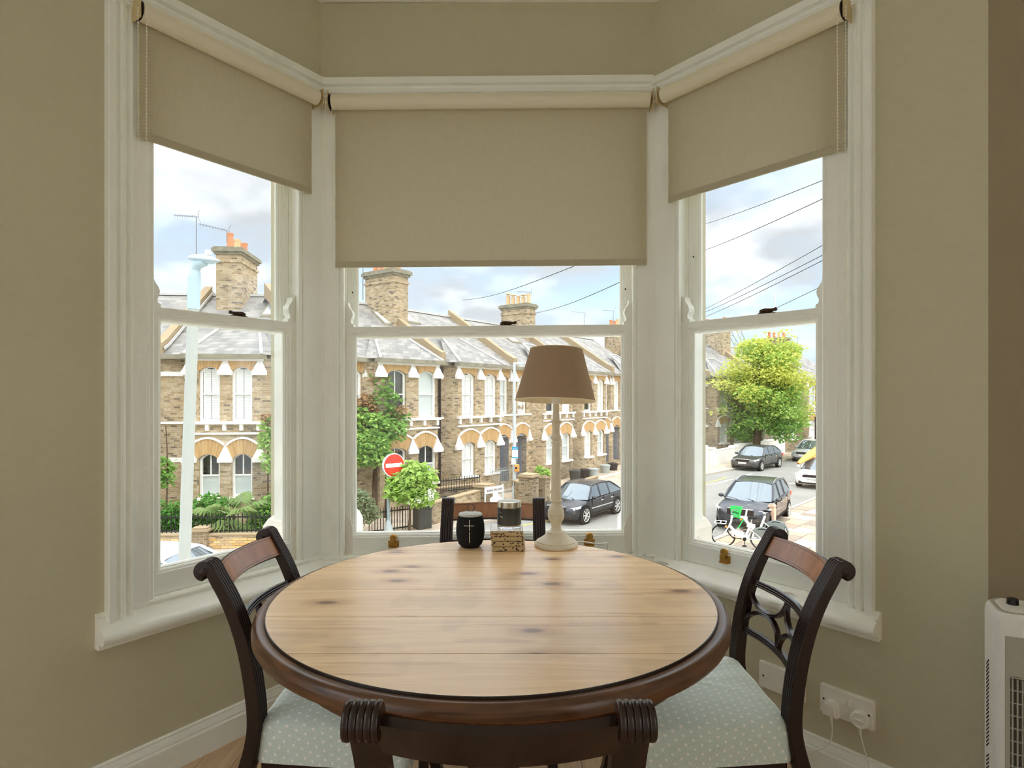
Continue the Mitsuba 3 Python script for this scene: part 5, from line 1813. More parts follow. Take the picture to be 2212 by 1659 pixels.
# fan palm
pk = thing('fan_palm', 'fan palm with pale green fronds in the garden behind the railings', 'palm')
pc = P(500, 1112, 18.95)
part(pk, 'trunk', tube([(pc[0], pc[1], G + .1), (pc[0] + .03, pc[1], (G + pc[2]) / 2), tuple(pc)], [.16, .14, .11], 10), 'm_bark', True)
rp = random.Random(9)
for i in range(17):
    a = i * 2.399 + .3
    e = rp.uniform(-.55, .9)
    dv = np.array([math.cos(a) * math.cos(e), math.sin(a) * math.cos(e) * .8, math.sin(e)])
    tip = pc + dv * rp.uniform(.55, .8)
    mid = pc + dv * .35 + np.array([0, 0, .06])
    ms = [tube([tuple(pc), tuple(mid), tuple(tip)], .012, 4)]
    up_ = np.array([0, 0, 1.0]); side = np.cross(dv, up_); side /= np.linalg.norm(side); nn = np.cross(side, dv)
    vs, fs_ = [], []
    for j in range(15):
        t = math.radians(-105 + 15 * j)
        d2 = dv * math.cos(t) + side * math.sin(t)
        L = .62 * (1 - .25 * abs(j - 7) / 7)
        q = np.cross(d2, nn) * .035
        o = tip
        m_ = o + d2 * L * .55 + nn * .03
        t_ = o + d2 * L - np.array([0, 0, .16])
        b0 = len(vs)
        vs += [o, m_ + q, t_, m_ - q]
        fs_ += [(b0, b0 + 1, b0 + 2), (b0, b0 + 2, b0 + 3)]
    ms.append(trimesh.Trimesh(np.array(vs), np.array(fs_), process=False))
    part(pk, 'frond', cat(ms), 'm_leaf_palm')
# climber on the house right of it (edge of the left window)
bush('climbing_plant', 'leafy climbing plant on a thin stem at the right edge of the left window', 'climbing plant',
     [('foliage', 'm_leaf_bush', [(*P(592, 925, 20.6), .45, .25, .45), (*P(586, 950, 20.6), .45, .25, .35), (*P(590, 1000, 20.6), .5, .25, .4)], 900, .17), ('rusty_leaves', 'm_leaf_rust', [(*P(588, 905, 20.6), .4, .2, .2)], 160, .17)],
     stems=[([tuple(P(578, 1150, 20.8)), tuple(P(579, 1050, 20.8)), tuple(P(578, 900, 20.8))], .035, .02)], seed=8)
bush('small_tree', 'slender leafy sapling at the left edge of the left window', 'tree',
     [('foliage', 'm_leaf_green', [(*P(352, 1010, 19.6), .35, .3, .35), (*P(352, 1035, 19.6), .3, .3, .3)], 420, .16)], stems=[([tuple(P(355, 1150, 19.6)), tuple(P(361, 1060, 19.6)), tuple(P(358, 920, 19.6))], .03, .015)], seed=10)

# creeper on the second house, its garden, sign and bush
cr = [(*P(800, 930, 22.6), .9, .5, .7), (*P(775, 900, 22.8), .5, .4, .4), (*P(790, 960, 22.3), .9, .7, .55), (*P(840, 930, 22.8), .7, .4, .45), (*P(830, 870, 23.2), .55, .35, .7), (*P(822, 830, 23.4), .42, .3, .55), (*P(860, 905, 23.3), .5, .3, .3), (*P(768, 985, 22.0), .6, .6, .4), (*P(815, 985, 22.2), .6, .5, .35)]
bush('creeper', 'large creeper climbing the house wall above the no-entry sign', 'climbing plant',
     [('green_foliage', 'm_leaf_green', cr, 3600, .21), ('yellow_foliage', 'm_leaf_bush', cr[:1] + cr[2:3] + cr[7:], 1500, .21), ('rusty_foliage', 'm_leaf_rust', [(*P(792, 880, 23.0), .4, .3, .5), (*P(815, 815, 23.4), .35, .25, .4), (*P(790, 905, 22.9), .4, .3, .3), (*P(860, 890, 23.3), .4, .25, .25)], 700, .2)],
     stems=[([tuple(P(812, 1150, 22.6)), tuple(P(810, 1050, 22.6)), tuple(P(822, 900, 23.0))], .13, .06), ([tuple(P(832, 1150, 22.7)), tuple(P(836, 1050, 22.7)), tuple(P(826, 890, 23.0))], .09, .05)], seed=11)
bush('bush', 'round light green bush right of the no-entry sign pole', 'bush',
     [('foliage', 'm_leaf_bush', [(*P(885, 1045, 20.4), .75, .6, .55), (*P(910, 1035, 20.4), .5, .5, .5), (*P(868, 1060, 20.3), .5, .5, .4), (*P(905, 1070, 20.3), .55, .5, .35), (*P(890, 1015, 20.5), .4, .4, .3)], 2300, .24)],
     stems=[([tuple(P(884, 1150, 20.4)), tuple(P(886, 1100, 20.4)), tuple(P(884, 1050, 20.4))], .05, .03)], seed=12)
bush('flowering_plant', 'white flowers at the foot of the round bush', 'plant', [('flowers', 'm_flower', [(*P(908, 1078, 20.0), .22, .2, .14), (*P(928, 1068, 20.0), .15, .2, .2), (*P(888, 1084, 20.0), .2, .2, .06)], 260, .09)], seed=13)
bush('shrub', 'grey-green shrub at the bottom left corner of the middle window', 'shrub', [('foliage', 'm_leaf_dull', [(*P(778, 1095, 19.4), .5, .5, .45), (*P(772, 1075, 19.4), .35, .4, .3), (*P(790, 1110, 19.4), .45, .4, .35), (*P(765, 1110, 19.4), .4, .4, .3)], 1700, .13)], seed=14)
wall_run([(-6.9, 18.6), (-5.05, 19.35)], z_(1137, 19) - G - PAVE_H, .3, 'short garden wall with a rounded capped pillar left of the no-entry pole', piers=((-4.98, 19.4, z_(1126, 19.4) - G - PAVE_H, .30),), mat_='m_brick')
railing((-4.75, 20.0), (-3.35, 21.0), G + PAVE_H, z_(1095, 20.5) - G - .1, 'dark iron railings behind the no-entry pole', .10)
# bins and wall right of the bush
cb = thing('cabinet_box', 'grey street cabinet between the bush and the brick wall', 'cabinet')
q0 = P(912, 1140, 20.9)
frb = Frame((q0[0], q0[1]), np.array([.8, .6]), np.array([.6, -.8]), z0=G + PAVE_H)
hb_ = z_(1092, 20.9) - G - PAVE_H
part(cb, 'body', frb.box(-.26, .26, -.22, .22, 0, hb_, .01), 'm_bin')
part(cb, 'lid', frb.box(-.29, .29, -.25, .25, hb_, hb_ + .05, .015), 'm_bin_grey')
part(cb, 'door', frb.box(-.22, .22, .215, .232, .08, hb_ - .06, .006), 'm_bin')


def gline(x, y):
    Yd = F * 4.6 / (y - 855)
    return np.array([(x - 1106) / F * Yd, Yd])


g1 = lambda x, y, Yd: P(x, y, Yd)[:2]
wall_run([g1(922, 1140, 21.3), g1(1058, 1085, 25.2)], .72, .24, 'long brick garden wall with a sloping coping behind the speaker', piers=((*g1(1046, 1100, 24.6), z_(1052, 24.6) - G - PAVE_H, .62),))
wall_run([g1(945, 1090, 24.6), g1(1040, 1075, 25.8)], z_(1053, 25) - G - PAVE_H, .24, 'higher brick wall below the white shuttered windows')
railing(g1(952, 1100, 24.0), g1(1036, 1080, 25.2), G + PAVE_H + .7, .62, 'dark railings with bins behind, above the brick wall', .12)
for i, (x, Yd) in enumerate(((967, 24.4), (985, 24.6), (1003, 24.8))):
    b = g1(x, 1100, Yd)
    k = thing('wheelie_bin', ('dark wheelie bin behind the railings, left one of three', 'dark wheelie bin behind the railings, middle one of three', 'dark wheelie bin behind the railings, right one of three')[i], 'bin', 'bins in the front gardens')
    h = z_(1078, Yd) - G
    m = trimesh.creation.cylinder(.27, h, sections=16); m.apply_translation((b[0], b[1], G + h / 2))
    part(k, 'body', m, 'm_bin', 30)
    part(k, 'lid', move(lathe([(0, 0), (.30, 0), (.31, .04), (.2, .10), (0, .12)], 18), (b[0], b[1], G + h)), 'm_bin', 30)
wall_run([g1(1112, 1090, 26.2), g1(1130, 1100, 25.2), g1(1180, 1085, 27.2)], z_(1040, 26) - G - PAVE_H, .26, 'brick garden wall with stone piers behind the candle', piers=((*g1(1142, 1098, 25.3), z_(1030, 25.3) - G - PAVE_H, .62), (*g1(1172, 1092, 26.4), z_(1032, 26.4) - G - PAVE_H, .50)))
railing(g1(1060, 1088, 25.4), g1(1112, 1078, 26.6), G + PAVE_H + .35, 1.15, 'pale railings behind the street name plate', .13, mat_='m_bin_grey')
wall_run([g1(1186, 1080, 28.4), g1(1288, 1040, 33.4)], z_(1040, 31) - G - .2, .24, 'low brick garden wall with a brown coping behind the black car')
wall_run([g1(1290, 1040, 33.5), g1(1420, 1015, 41.5)], z_(1020, 36) - G - .2, .26, 'white rendered garden wall right of the lamp', mat_='m_white_ext', cop='m_white_ext')
bush('shrub', 'small green plant on the brick pier left of the lamp stem', 'plant', [('foliage', 'm_leaf_bush', [(*P(1176, 1022, 26.4), .26, .22, .2), (*P(1164, 1014, 26.4), .14, .14, .2)], 420, .13)], seed=15)
for i, (x, y, Yd, mt, lab) in enumerate(((1242, 1018, 32.6, 'm_bin', 'dark dustbin behind the low brick wall, left one'), (1263, 1016, 33.4, 'm_pipe_black', 'dark dustbin behind the low brick wall, right one'), (1282, 1014, 34.2, 'm_bin_grey', 'pale grey dustbin at the end of the brick wall'), (1307, 1006, 36.0, 'm_bin_grey', 'pale grey dustbin behind the white wall'), (1324, 1003, 37.2, 'm_pipe_black', 'dark bin behind the right end of the white wall'))):
    b = g1(x, y, Yd)
    k = thing('wheelie_bin', lab, 'bin', 'bins in the front gardens')
    h = z_(y, Yd) + .05 - G
    part(k, 'body', move(lathe([(0, 0), (.24, 0), (.30, h - .1), (.30, h - .06), (0, h - .06)], 16), (b[0], b[1], G)), mt, 30)
    part(k, 'lid', move(lathe([(0, 0), (.33, 0), (.33, .05), (.2, .10), (0, .11)], 16), (b[0], b[1], G + h - .06)), mt, 30)
# flower boxes on the ledges
for i, (x, Yd, mt, w, lab) in enumerate(((1124, 31.2, 'm_terracotta', .55, 'terracotta window box under the left side of the lamp shade'), (1160, 32.4, 'm_terracotta', .5, 'terracotta window box just left of the lamp stem'), (1208, 34.4, 'm_pot_blue', .62, 'dark blue window box just right of the lamp stem'), (1252, 36.4, 'm_terracotta', .62, 'terracotta window box under the right side of the lamp shade'), (1284, 37.8, 'm_terracotta', .62, 'terracotta window box right of the lamp shade'))):
    p = P(x, 887, Yd)
    fr = Frame(p[:2], np.array([.588, .809]), np.array([.809, -.588]), z0=EYE - .90)
    k = thing('window_box', lab, 'flower pot', 'flower boxes on the first floor ledge')
    off = .55 if x > 1240 or x < 1130 else .62
    part(k, 'trough', fr.ring([(-w * .9, w * .9, .0, .30, .02), (-w, w, .02, .30, .16), (-w, w, .02, .32, -.16), (-w * .9, w * .9, 0, .3, -.14)]), mt)
    part(k, 'plants', leaves(np.random.default_rng(30 + i), fr.pts(np.random.default_rng(40 + i).uniform((-w * .8, -.1, .25), (w * .8, .1, .42), (90, 3))), .11), 'm_leaf_mid', kind='stuff')

# white wrapped bag or sack by the street name
sk = P(1082, 1112, 22.6)
ms = trimesh.creation.icosphere(3, 1.0)
v = ms.vertices * [.42, .32, .46]
v[:, 2] = np.where(v[:, 2] > 0, v[:, 2] * 1.15, v[:, 2])
sc__ = np.interp(v[:, 2], [-.46, 0, .52], [1.15, .95, .25])
v[:, 0] *= sc__; v[:, 1] *= sc__
v += (meshkit.fbm(v * 4.0, 3)[:, None] - .5) * ms.vertices * .22
v[:, 0] += np.interp(v[:, 2], [-.46, .5], [.10, -.22])
solo('wrapped_sack', trimesh.Trimesh(v + [sk[0], sk[1], G + .55], ms.faces, process=False), 'm_white_ext', 'white plastic-wrapped bundle standing below the street name plate', 'sack', smooth=True)

# white walls and pillars far right
wall_run([g1(1536, 1005, 39.5), g1(1586, 992, 43.0)], z_(972, 41) - G - PAVE_H, .26, 'low white garden wall at the left of the right window', mat_='m_white_ext', cop='m_white_ext', piers=((*g1(1536, 1005, 39.5), z_(971, 39.5) - G - PAVE_H, .45), (*g1(1584, 994, 42.9), z_(966, 42.9) - G - PAVE_H, .45), (*g1(1519, 1008, 38.6), z_(966, 38.6) - G - PAVE_H, .4)))
wall_run([g1(1590, 990, 43.4), g1(1660, 985, 47.0), g1(1710, 975, 50.2)], 1.05, .26, 'low pale garden wall behind the grey car and the tree', mat_='m_white_ext', cop='m_white_ext', piers=((*g1(1706, 975, 50.0), z_(948, 50.0) - G - PAVE_H, .5),))
railing(g1(1648, 985, 46.6), g1(1702, 975, 49.8), G + 1.2, .75, 'pale balustrade on the garden wall right of the tree trunk', .22, mat_='m_window_white')
wall_run([g1(1744, 975, 50.6), g1(1800, 968, 53.5)], 1.5, .3, 'white gate pillars behind the silver car', mat_='m_white_ext', cop='m_white_ext', piers=((*g1(1748, 970, 50.6), z_(945, 50.6) - G - PAVE_H, .5), (*g1(1764, 970, 51.2), z_(945, 51.2) - G - PAVE_H, .5)))

# street tree
tk = thing('street_tree', 'big round lime green street tree behind the grey car', 'tree')
tb_ = np.array([P(1634, 975, 44)[0], 44.0])
rng = np.random.default_rng(77)
cz = z_(845, 44)
part(tk, 'trunk', tube(smooth_path([(tb_[0], 44, G), (tb_[0] + .02, 44, G + 1.3), (tb_[0] + .1, 44, z_(935, 44)), (tb_[0] + .1, 44, z_(880, 44)), (tb_[0] + .2, 44, z_(800, 44))], 20), np.interp(np.linspace(0, 1, 20), [0, .1, .5, 1], [.36, .27, .24, .08]), 12), 'm_bark', True)
for i in range(9):
    a = i * 2.4
    e = .35 + .12 * (i % 4)
    L = 2.6
    s = np.array([tb_[0] + .1, 44, z_(925 - 7 * i, 44)])
    d = np.array([math.cos(a) * math.cos(e), math.sin(a) * math.cos(e), math.sin(e)])
    part(tk, 'branch', tube([tuple(s), tuple(s + d * L * .5 + [0, 0, .1]), tuple(s + d * L + [0, 0, .5])], [.09, .06, .025], 6), 'm_bark', True)
c0_ = np.array([P(1652, 845, 44)[0], 44, cz])
top = ring_blobs(rng, c0_ + [0, 0, 1.0], (3.2, 2.6, 2.5), 36, .9)
mid = ring_blobs(rng, c0_ + [0, 0, -.8], (3.7, 2.9, 1.9), 34, .9)
low = ring_blobs(rng, c0_ + [-.2, -.2, -2.4], (2.5, 2.2, 1.0), 16, .8)
spk_ = [(*(c0_ + [rng.uniform(-2.2, 2.2), rng.uniform(-1, 1), rng.uniform(3.2, 4.3)]), .22, .22, .6) for _ in range(16)]
spk_ += [(*(c0_ + [s * rng.uniform(3.0, 3.9), rng.uniform(-1, 1), rng.uniform(-2.0, 1.5)]), .75, .3, .22) for s in (1, 1, 1, -1, -1, 1, 1) for _ in range(2)]
part(tk, 'lime_foliage', leaves(rng, blob_points(rng, top + spk_ + mid[:16], 17000, .35), .26), 'm_leaf_lime', kind='stuff')
part(tk, 'green_foliage', leaves(rng, blob_points(rng, mid + top[:18] + low[:6], 11000, .35), .26), 'm_leaf_bush', kind='stuff')
part(tk, 'lower_foliage', leaves(rng, blob_points(rng, low + mid[:8], 7000, .35), .26), 'm_leaf_green', kind='stuff')

# ------------------------------------------------------------------ street lamp, signs, bollard
lk = thing('street_lamp', 'pale blue street lamp on a tall pole in front of the left window', 'street lamp')
LPY = 8.2
lp0, lp1 = P(399, 1190, LPY), P(420, 600, LPY)
dirp = (lp1 - lp0) / (lp1[2] - lp0[2])
bot = lp0 + dirp * (G - lp0[2])
topz = z_(575, LPY)
tp_ = lp0 + dirp * (topz - lp0[2])
mat('m_lamp_post', rgb(190, 196, 190), 0.5, 0.4)
mat('m_lamp_head', rgb(188, 212, 222), 0.4, 0.4)
j = lp0 + dirp * (z_(665, LPY) - lp0[2])
part(lk, 'pole', tube([tuple(bot), tuple(bot + dirp * 1.2), tuple(bot + dirp * 1.21), tuple(j)], [.11, .11, .077, .072], 20), 'm_lamp_post', 40)
part(lk, 'upper_pole', tube([tuple(j - [0, 0, .02]), tuple(j + dirp * .42), tuple(j + dirp * .425), tuple(tp_ - [0, 0, .10]), tuple(tp_)], [.080, .080, .074, .074, .05], 20), 'm_lamp_head', 40)
part(lk, 'spigot', tube([tuple(tp_ - [0, 0, .06]), tuple(tp_ + [0.04, -.02, .02]), tuple(tp_ + [.16, -.05, .05])], [.06, .07, .06], 14), 'm_lamp_head', True)
hd_ = trimesh.creation.icosphere(3, 1.0)
v = hd_.vertices.copy()
v[:, 2] = np.where(v[:, 2] < 0, v[:, 2] * .55, v[:, 2] * .9)
wdt = np.interp(v[:, 0], [-1, -.3, 1], [.22, .165, .05])
hv = np.stack([v[:, 0] * .29, v[:, 1] * wdt, v[:, 2] * np.interp(v[:, 0], [-1, 0, 1], [.085, .085, .022])], -1)
M_ = rotm([0, 1, 0], 6) @ rotm([0, 0, 1], -28)
Mh = rotm([0, 0, 1], -28, tuple(P(446, 562, LPY))) @ rotm([0, 1, 0], 8)
part(lk, 'head', xf(trimesh.Trimesh(hv, hd_.faces, process=False), Mh), 'm_lamp_head', True)
part(lk, 'photocell', move(lathe([(0, 0), (.045, 0), (.045, .05), (.03, .065), (0, .07)], 16), tuple(P(450, 551, LPY))), 'm_white_ext', 30)

mat('m_sign_red', rgb(238, 58, 40), 0.35, 0.5)
mat('m_sign_white', rgb(246, 240, 238), 0.35, 0.5)
mat('m_sign_grey', rgb(206, 216, 220), 0.5, 0.4)
mat('m_pole_blue', rgb(178, 196, 204), 0.5, 0.4)


def no_entry(c, nrm, R, label, pole_x, zb):
    k = thing('no_entry_sign', label, 'road sign')
    n = np.array([nrm[0], nrm[1], 0.0]); n /= np.linalg.norm(n)
    r = np.array([-n[1], n[0], 0])            # to the right as read
    up = np.array([0, 0, 1.0])
    M = np.eye(4); M[:3, 0], M[:3, 1], M[:3, 2], M[:3, 3] = r, up, n, c
    part(k, 'housing', xf(lathe([(0, -.16), (R * .55, -.16), (R * .97, -.11), (R * 1.0, -.02), (R * 1.0, 0), (0, 0)], 56), M), 'm_sign_grey', 30)
    part(k, 'rim', xf(lathe([(R * .93, 0), (R * 1.0, 0), (R * 1.0, .012), (R * .93, .012), (R * .93, 0)], 56), M), 'm_sign_white', 30)
    part(k, 'red_disc', xf(lathe([(R * .935, .002), (R * .935, .006), (0, .006)], 56), M), 'm_sign_red', 30)
    part(k, 'white_bar', xf(bx((-R * .76, -R * .165, .006), (R * .76, R * .165, .010)), M), 'm_sign_white')
    pc_ = c - n * .08
    part(k, 'pole', tube([(pole_x[0], pole_x[1], zb), (pole_x[0], pole_x[1], (zb + c[2]) / 2), (pole_x[0], pole_x[1], c[2] - R * .6)], .055, 16), 'm_pole_blue', 40)
    part(k, 'base', tube([(pole_x[0], pole_x[1], zb), (pole_x[0], pole_x[1], zb + .10), (pole_x[0], pole_x[1], zb + .32), (pole_x[0], pole_x[1], zb + .40)], [.16, .15, .085, .056], 16), 'm_sign_grey', 30)
    return k


s1 = P(851, 1005, 20.2)
no_entry(s1, (.62, -.78), .40, 'red and white no-entry sign on a pale pole, in the middle window', (P(839, 1005, 20.35)[0], 20.35), G + PAVE_H)
s2 = P(1499, 1021, 17.0)
no_entry(s2, (.30, -.95), .375, 'red and white no-entry sign half hidden by the pier in the right window', (P(1489, 1021, 17.15)[0], 17.15), G + PAVE_H)

bk = thing('bollard', 'square pinkish timber bollard by the kerb in front of the dark car', 'bollard')
bp = g1(1668, 1131, 20.6)
fr = Frame(bp, kd, kn, z0=G + PAVE_H)
mat('m_timber', tex(lambda p, n, uv: mix(lin(206, 172, 150), lin(232, 204, 182), fbm(p.x * 30, p.y * 30, p.z * 4))), 0.8, 0.2)
part(bk, 'post', fr.box(-.10, .10, -.10, .10, 0, .74, .012), 'm_timber')
part(bk, 'neck', fr.box(-.085, .085, -.085, .085, .74, .78), 'm_timber')
part(bk, 'cap', cat([fr.box(-.11, .11, -.11, .11, .78, .86, .015), fr.box(-.085, .085, -.085, .085, .86, .90, .03)]), 'm_timber')

# street name plate on two posts
nk = thing('street_name_plate', 'white street name plate on two posts behind the candle', 'street sign')
a_, b_ = P(1049, 1060, 23.6), P(1087, 1050, 24.3)
u = (b_ - a_)[:2]; L = float(np.linalg.norm(u)); u = u / L
fr = Frame(a_[:2], u, np.array([u[1], -u[0]]), z0=0)
zc_ = z_(1058, 23.9)
part(nk, 'plate', fr.box(-.02, L + .02, -.012, .012, zc_ - .13, zc_ + .13, .004), 'm_sign_white')
for t in (0.0, L):
    part(nk, 'post', fr.box(t - .035, t + .035, -.045, -.013, G + PAVE_H, zc_ + .17, .004), 'm_sign_grey')
tmm = meshkit.text_mesh('NARNA CRESCENT', .085, .003, True)
w = tmm.vertices[:, 0].max()
sx = (L - .10) / w
tmm = trimesh.Trimesh(np.stack([.05 + tmm.vertices[:, 0] * sx, .0125 + tmm.vertices[:, 2], zc_ - .05 + tmm.vertices[:, 1]], -1), tmm.faces, process=False)
mm = fr(tmm)
part(nk, 'lettering', mm, 'm_print_grey' if 'm_print_grey' in scene else 'm_bin')

# parking post with a blue and white notice and an orange box
pk_ = thing('parking_post', 'grey post with a blue and white parking notice and an orange push-button box', 'post')
pp = P(1111, 1100, 26.0)
mat('m_sign_blue', rgb(44, 160, 206), 0.4, 0.4)
mat('m_orange', rgb(226, 160, 84), 0.5, 0.4)
part(pk_, 'pole', tube([(pp[0], 26, G + .1), (pp[0], 26, G + 2), (pp[0], 26, z_(800, 26)), (pp[0], 26, z_(785, 26))], [.075, .075, .06, .06], 12), 'm_sign_grey', 30)
part(pk_, 'base', tube([(pp[0], 26, G + .1), (pp[0], 26, G + .8), (pp[0], 26, z_(1065, 26)), (pp[0], 26, z_(1060, 26))], [.105, .105, .105, .075], 12), 'm_sign_grey', 30)
part(pk_, 'arm', bx((pp[0] - .05, 25.95, z_(784, 26) - .05), (pp[0] + .42, 26.05, z_(784, 26) + .03)), 'm_sign_grey')
q = P(1112.5, 977, 25.88)
bxp = lambda x0, x1, y0, y1, d0=25.86, d1=25.885: bx((P(x0, 0, 25.88)[0], d0, z_(y1, 25.88)), (P(x1, 0, 25.88)[0], d1, z_(y0, 25.88)), .003)
part(pk_, 'notice', bxp(1106, 1119, 965, 991), 'm_sign_white')
part(pk_, 'notice_header', bxp(1106, 1119, 965, 971.5, 25.852, 25.862), 'm_sign_blue')
part(pk_, 'notice_footer', bxp(1106, 1119, 987.5, 989.5, 25.852, 25.862), 'm_sign_blue')
part(pk_, 'small_notice', bxp(1104.5, 1111.5, 991.5, 1003.5), 'm_sign_white')
def flat_text(t, h, x, z, y, maxw, mat_, kk):
    m = meshkit.text_mesh(t, h, .002)
    s = min(1.0, maxw / m.vertices[:, 0].max())
    part(kk, 'lettering', trimesh.Trimesh(np.stack([x + m.vertices[:, 0] * s, y - m.vertices[:, 2], z + m.vertices[:, 1]], -1), m.faces[:, ::-1], process=False), mat_)
flat_text('look', .055, P(1108.4, 0, 25.85)[0], z_(970.3, 25.85), 25.851, .15, 'm_sign_white', pk_)
ob = thing('push_button_box', 'orange box fixed to the parking post', 'box')
p = P(1117, 1011, 25.9)
part(ob, 'case', bx((p[0] - .11, 25.84, z_(1019, 26)), (p[0] + .10, 26.02, z_(1003, 26)), .03), 'm_orange')
part(ob, 'slot', bx((p[0] - .08, 25.832, z_(1012, 26)), (p[0] + .0, 25.842, z_(1008, 26)), .004), 'm_pipe_black')
# lamp posts and pole far right
for (x, yb, yt, Yd, r, mt, lab) in ((1674, 970, 630, 62.0, .10, 'm_sign_grey', 'tall thin pole rising behind the tree crown'), (1763, 960, 900, 50.0, .12, 'm_pipe_black', 'dark telegraph pole behind the silver car'), (1510, 1005, 872, 40.5, .06, 'm_sign_grey', 'thin grey post by the white pillar')):
    p = P(x, yb, Yd)
    solo('street_pole', tube([(p[0], Yd, G), (p[0], Yd, (G + z_(yt, Yd)) / 2), (p[0], Yd, z_(yt, Yd))], r, 10), mt, lab, 'pole', smooth=True)
# overhead wires
for i, (a, b, lab) in enumerate((((1000, 648, 40), (1240, 575, 16), 'thin overhead wire rising to the right in the middle window, upper one'), ((1145, 678, 38), (1420, 572, 14), 'overhead wire from the chimney to the right in the middle window'),
        ((1440, 505, 40), (1900, 340, 14), 'overhead wire at the top of the right window'), ((1440, 567, 40), (1900, 372, 14), 'second overhead wire from the top of the right window'), ((1440, 704, 48), (1900, 460, 16), 'faint overhead wire in the middle of the right window'),
        ((1440, 706, 46), (1900, 488, 15), 'upper one of the pair of overhead wires in the right window'), ((1440, 716, 46), (1900, 500, 15), 'lower one of the pair of overhead wires in the right window'), ((1480, 745, 50), (1900, 558, 18), 'low overhead wire above the tree in the right window'))):
    p, q = P(*a), P(*b)
    solo('overhead_wire', tube([tuple(p * (1 - t) + q * t - np.array([0, 0, .35 * math.sin(math.pi * t) * (.6)])) for t in np.linspace(0, 1, 14)], .011, 5), 'm_iron', lab, 'wire')
# crane jibs behind the far chimney
for i, (a, b, lab) in enumerate((((1567, 703, 130), (1600, 760, 130), 'distant crane jib left of the tree top, left one'), ((1590, 700, 130), (1628, 790, 130), 'distant crane jib left of the tree top, right one'))):
    p, q = P(*a), P(*b)
    d = (q - p) / np.linalg.norm(q - p); s = np.cross(d, [0, 1, 0])
    ms = [tube([tuple(p + s * o), tuple((p + q) / 2 + s * o), tuple(q + s * o)], .10, 4) for o in (-.45, .45)]
    n = 12
    for jx in range(n):
        aa = p + (q - p) * jx / n + s * (.45 if jx % 2 else -.45); bb = p + (q - p) * (jx + 1) / n + s * (-.45 if jx % 2 else .45)
        ms.append(tube([tuple(aa), tuple((aa + bb) / 2), tuple(bb)], .06, 4))
    ms.append(tube([tuple(q), tuple(q + [0.5, 0, -8]), (q[0] + 1, q[1], G)], .3, 4))
    solo('crane_jib', cat(ms), 'm_bin_grey', lab, 'crane')
# ------------------------------------------------------------------ cars
for nm, c, m_ in (('black', (48, 50, 55), .5), ('graphite', (66, 68, 74), .5), ('grey', (84, 84, 82), .5), ('silver', (196, 202, 206), .35), ('white', (240, 240, 238), 0.0)):
    scene['m_car_' + nm] = {'type': 'twosided', 'bsdf': {'type': 'principled', 'base_color': rgb(*c), 'roughness': .22, 'metallic': m_, 'specular': .6, 'clearcoat': 1.0, 'clearcoat_gloss': .95}}
mat('m_car_glass', rgb(118, 130, 138), 0.05, 0.9, .55, clearcoat=1.0, clearcoat_gloss=1.0)
mat('m_tyre', rgb(34, 34, 34), 0.8, 0.2)
mat('m_alloy', rgb(214, 214, 212), 0.3, 0.5, 0.5)
mat('m_headlight', rgb(232, 236, 238), 0.15, 0.6)
mat('m_chrome', rgb(220, 220, 218), 0.15, 0.6, 0.8)
mat('m_plate', rgb(244, 244, 236), 0.4, 0.4)
mat('m_plate_text', rgb(70, 70, 74), 0.5, 0.4)


def body_loft(st):
    """st: (x, half width, z low, z top, crown)"""
    rings = []
    for x, w, zl, zt, cr in st:
        h = [(w * .80, zl), (w * .95, zl + .05), (w * .995, zl + .20), (w, zl + (zt - zl) * .55), (w * .985, zt - .12), (w * .945, zt - .04), (w * .86, zt - .005), (w * .5, zt + cr * .75), (0, zt + cr)]
        ring = [(x, y, z) for y, z in h] + [(x, -y, z) for y, z in h[-2::-1]]
        rings.append(ring)
    n = len(rings[0])
    v = np.array(rings).reshape(-1, 3)
    f = [(i * n + a, (i + 1) * n + a, (i + 1) * n + a + 1, i * n + a + 1) for i in range(len(st) - 1) for a in range(n - 1)]
    f += [(i * n + n - 1, (i + 1) * n + n - 1, (i + 1) * n, i * n) for i in range(len(st) - 1)]
    m = tm(v, f)
    ms = [m]
    for i, fl in ((0, 1), (len(st) - 1, 0)):
        c = np.array(rings[i]).mean(0)
        vv = np.vstack([rings[i], c])
        ff = [(a, (a + 1) % n, n) for a in range(n)]
        ms.append(tm(vv, [q[::-1] for q in ff] if fl else ff))
    m = cat(ms)
    if m.volume < 0: m.invert()
    return m


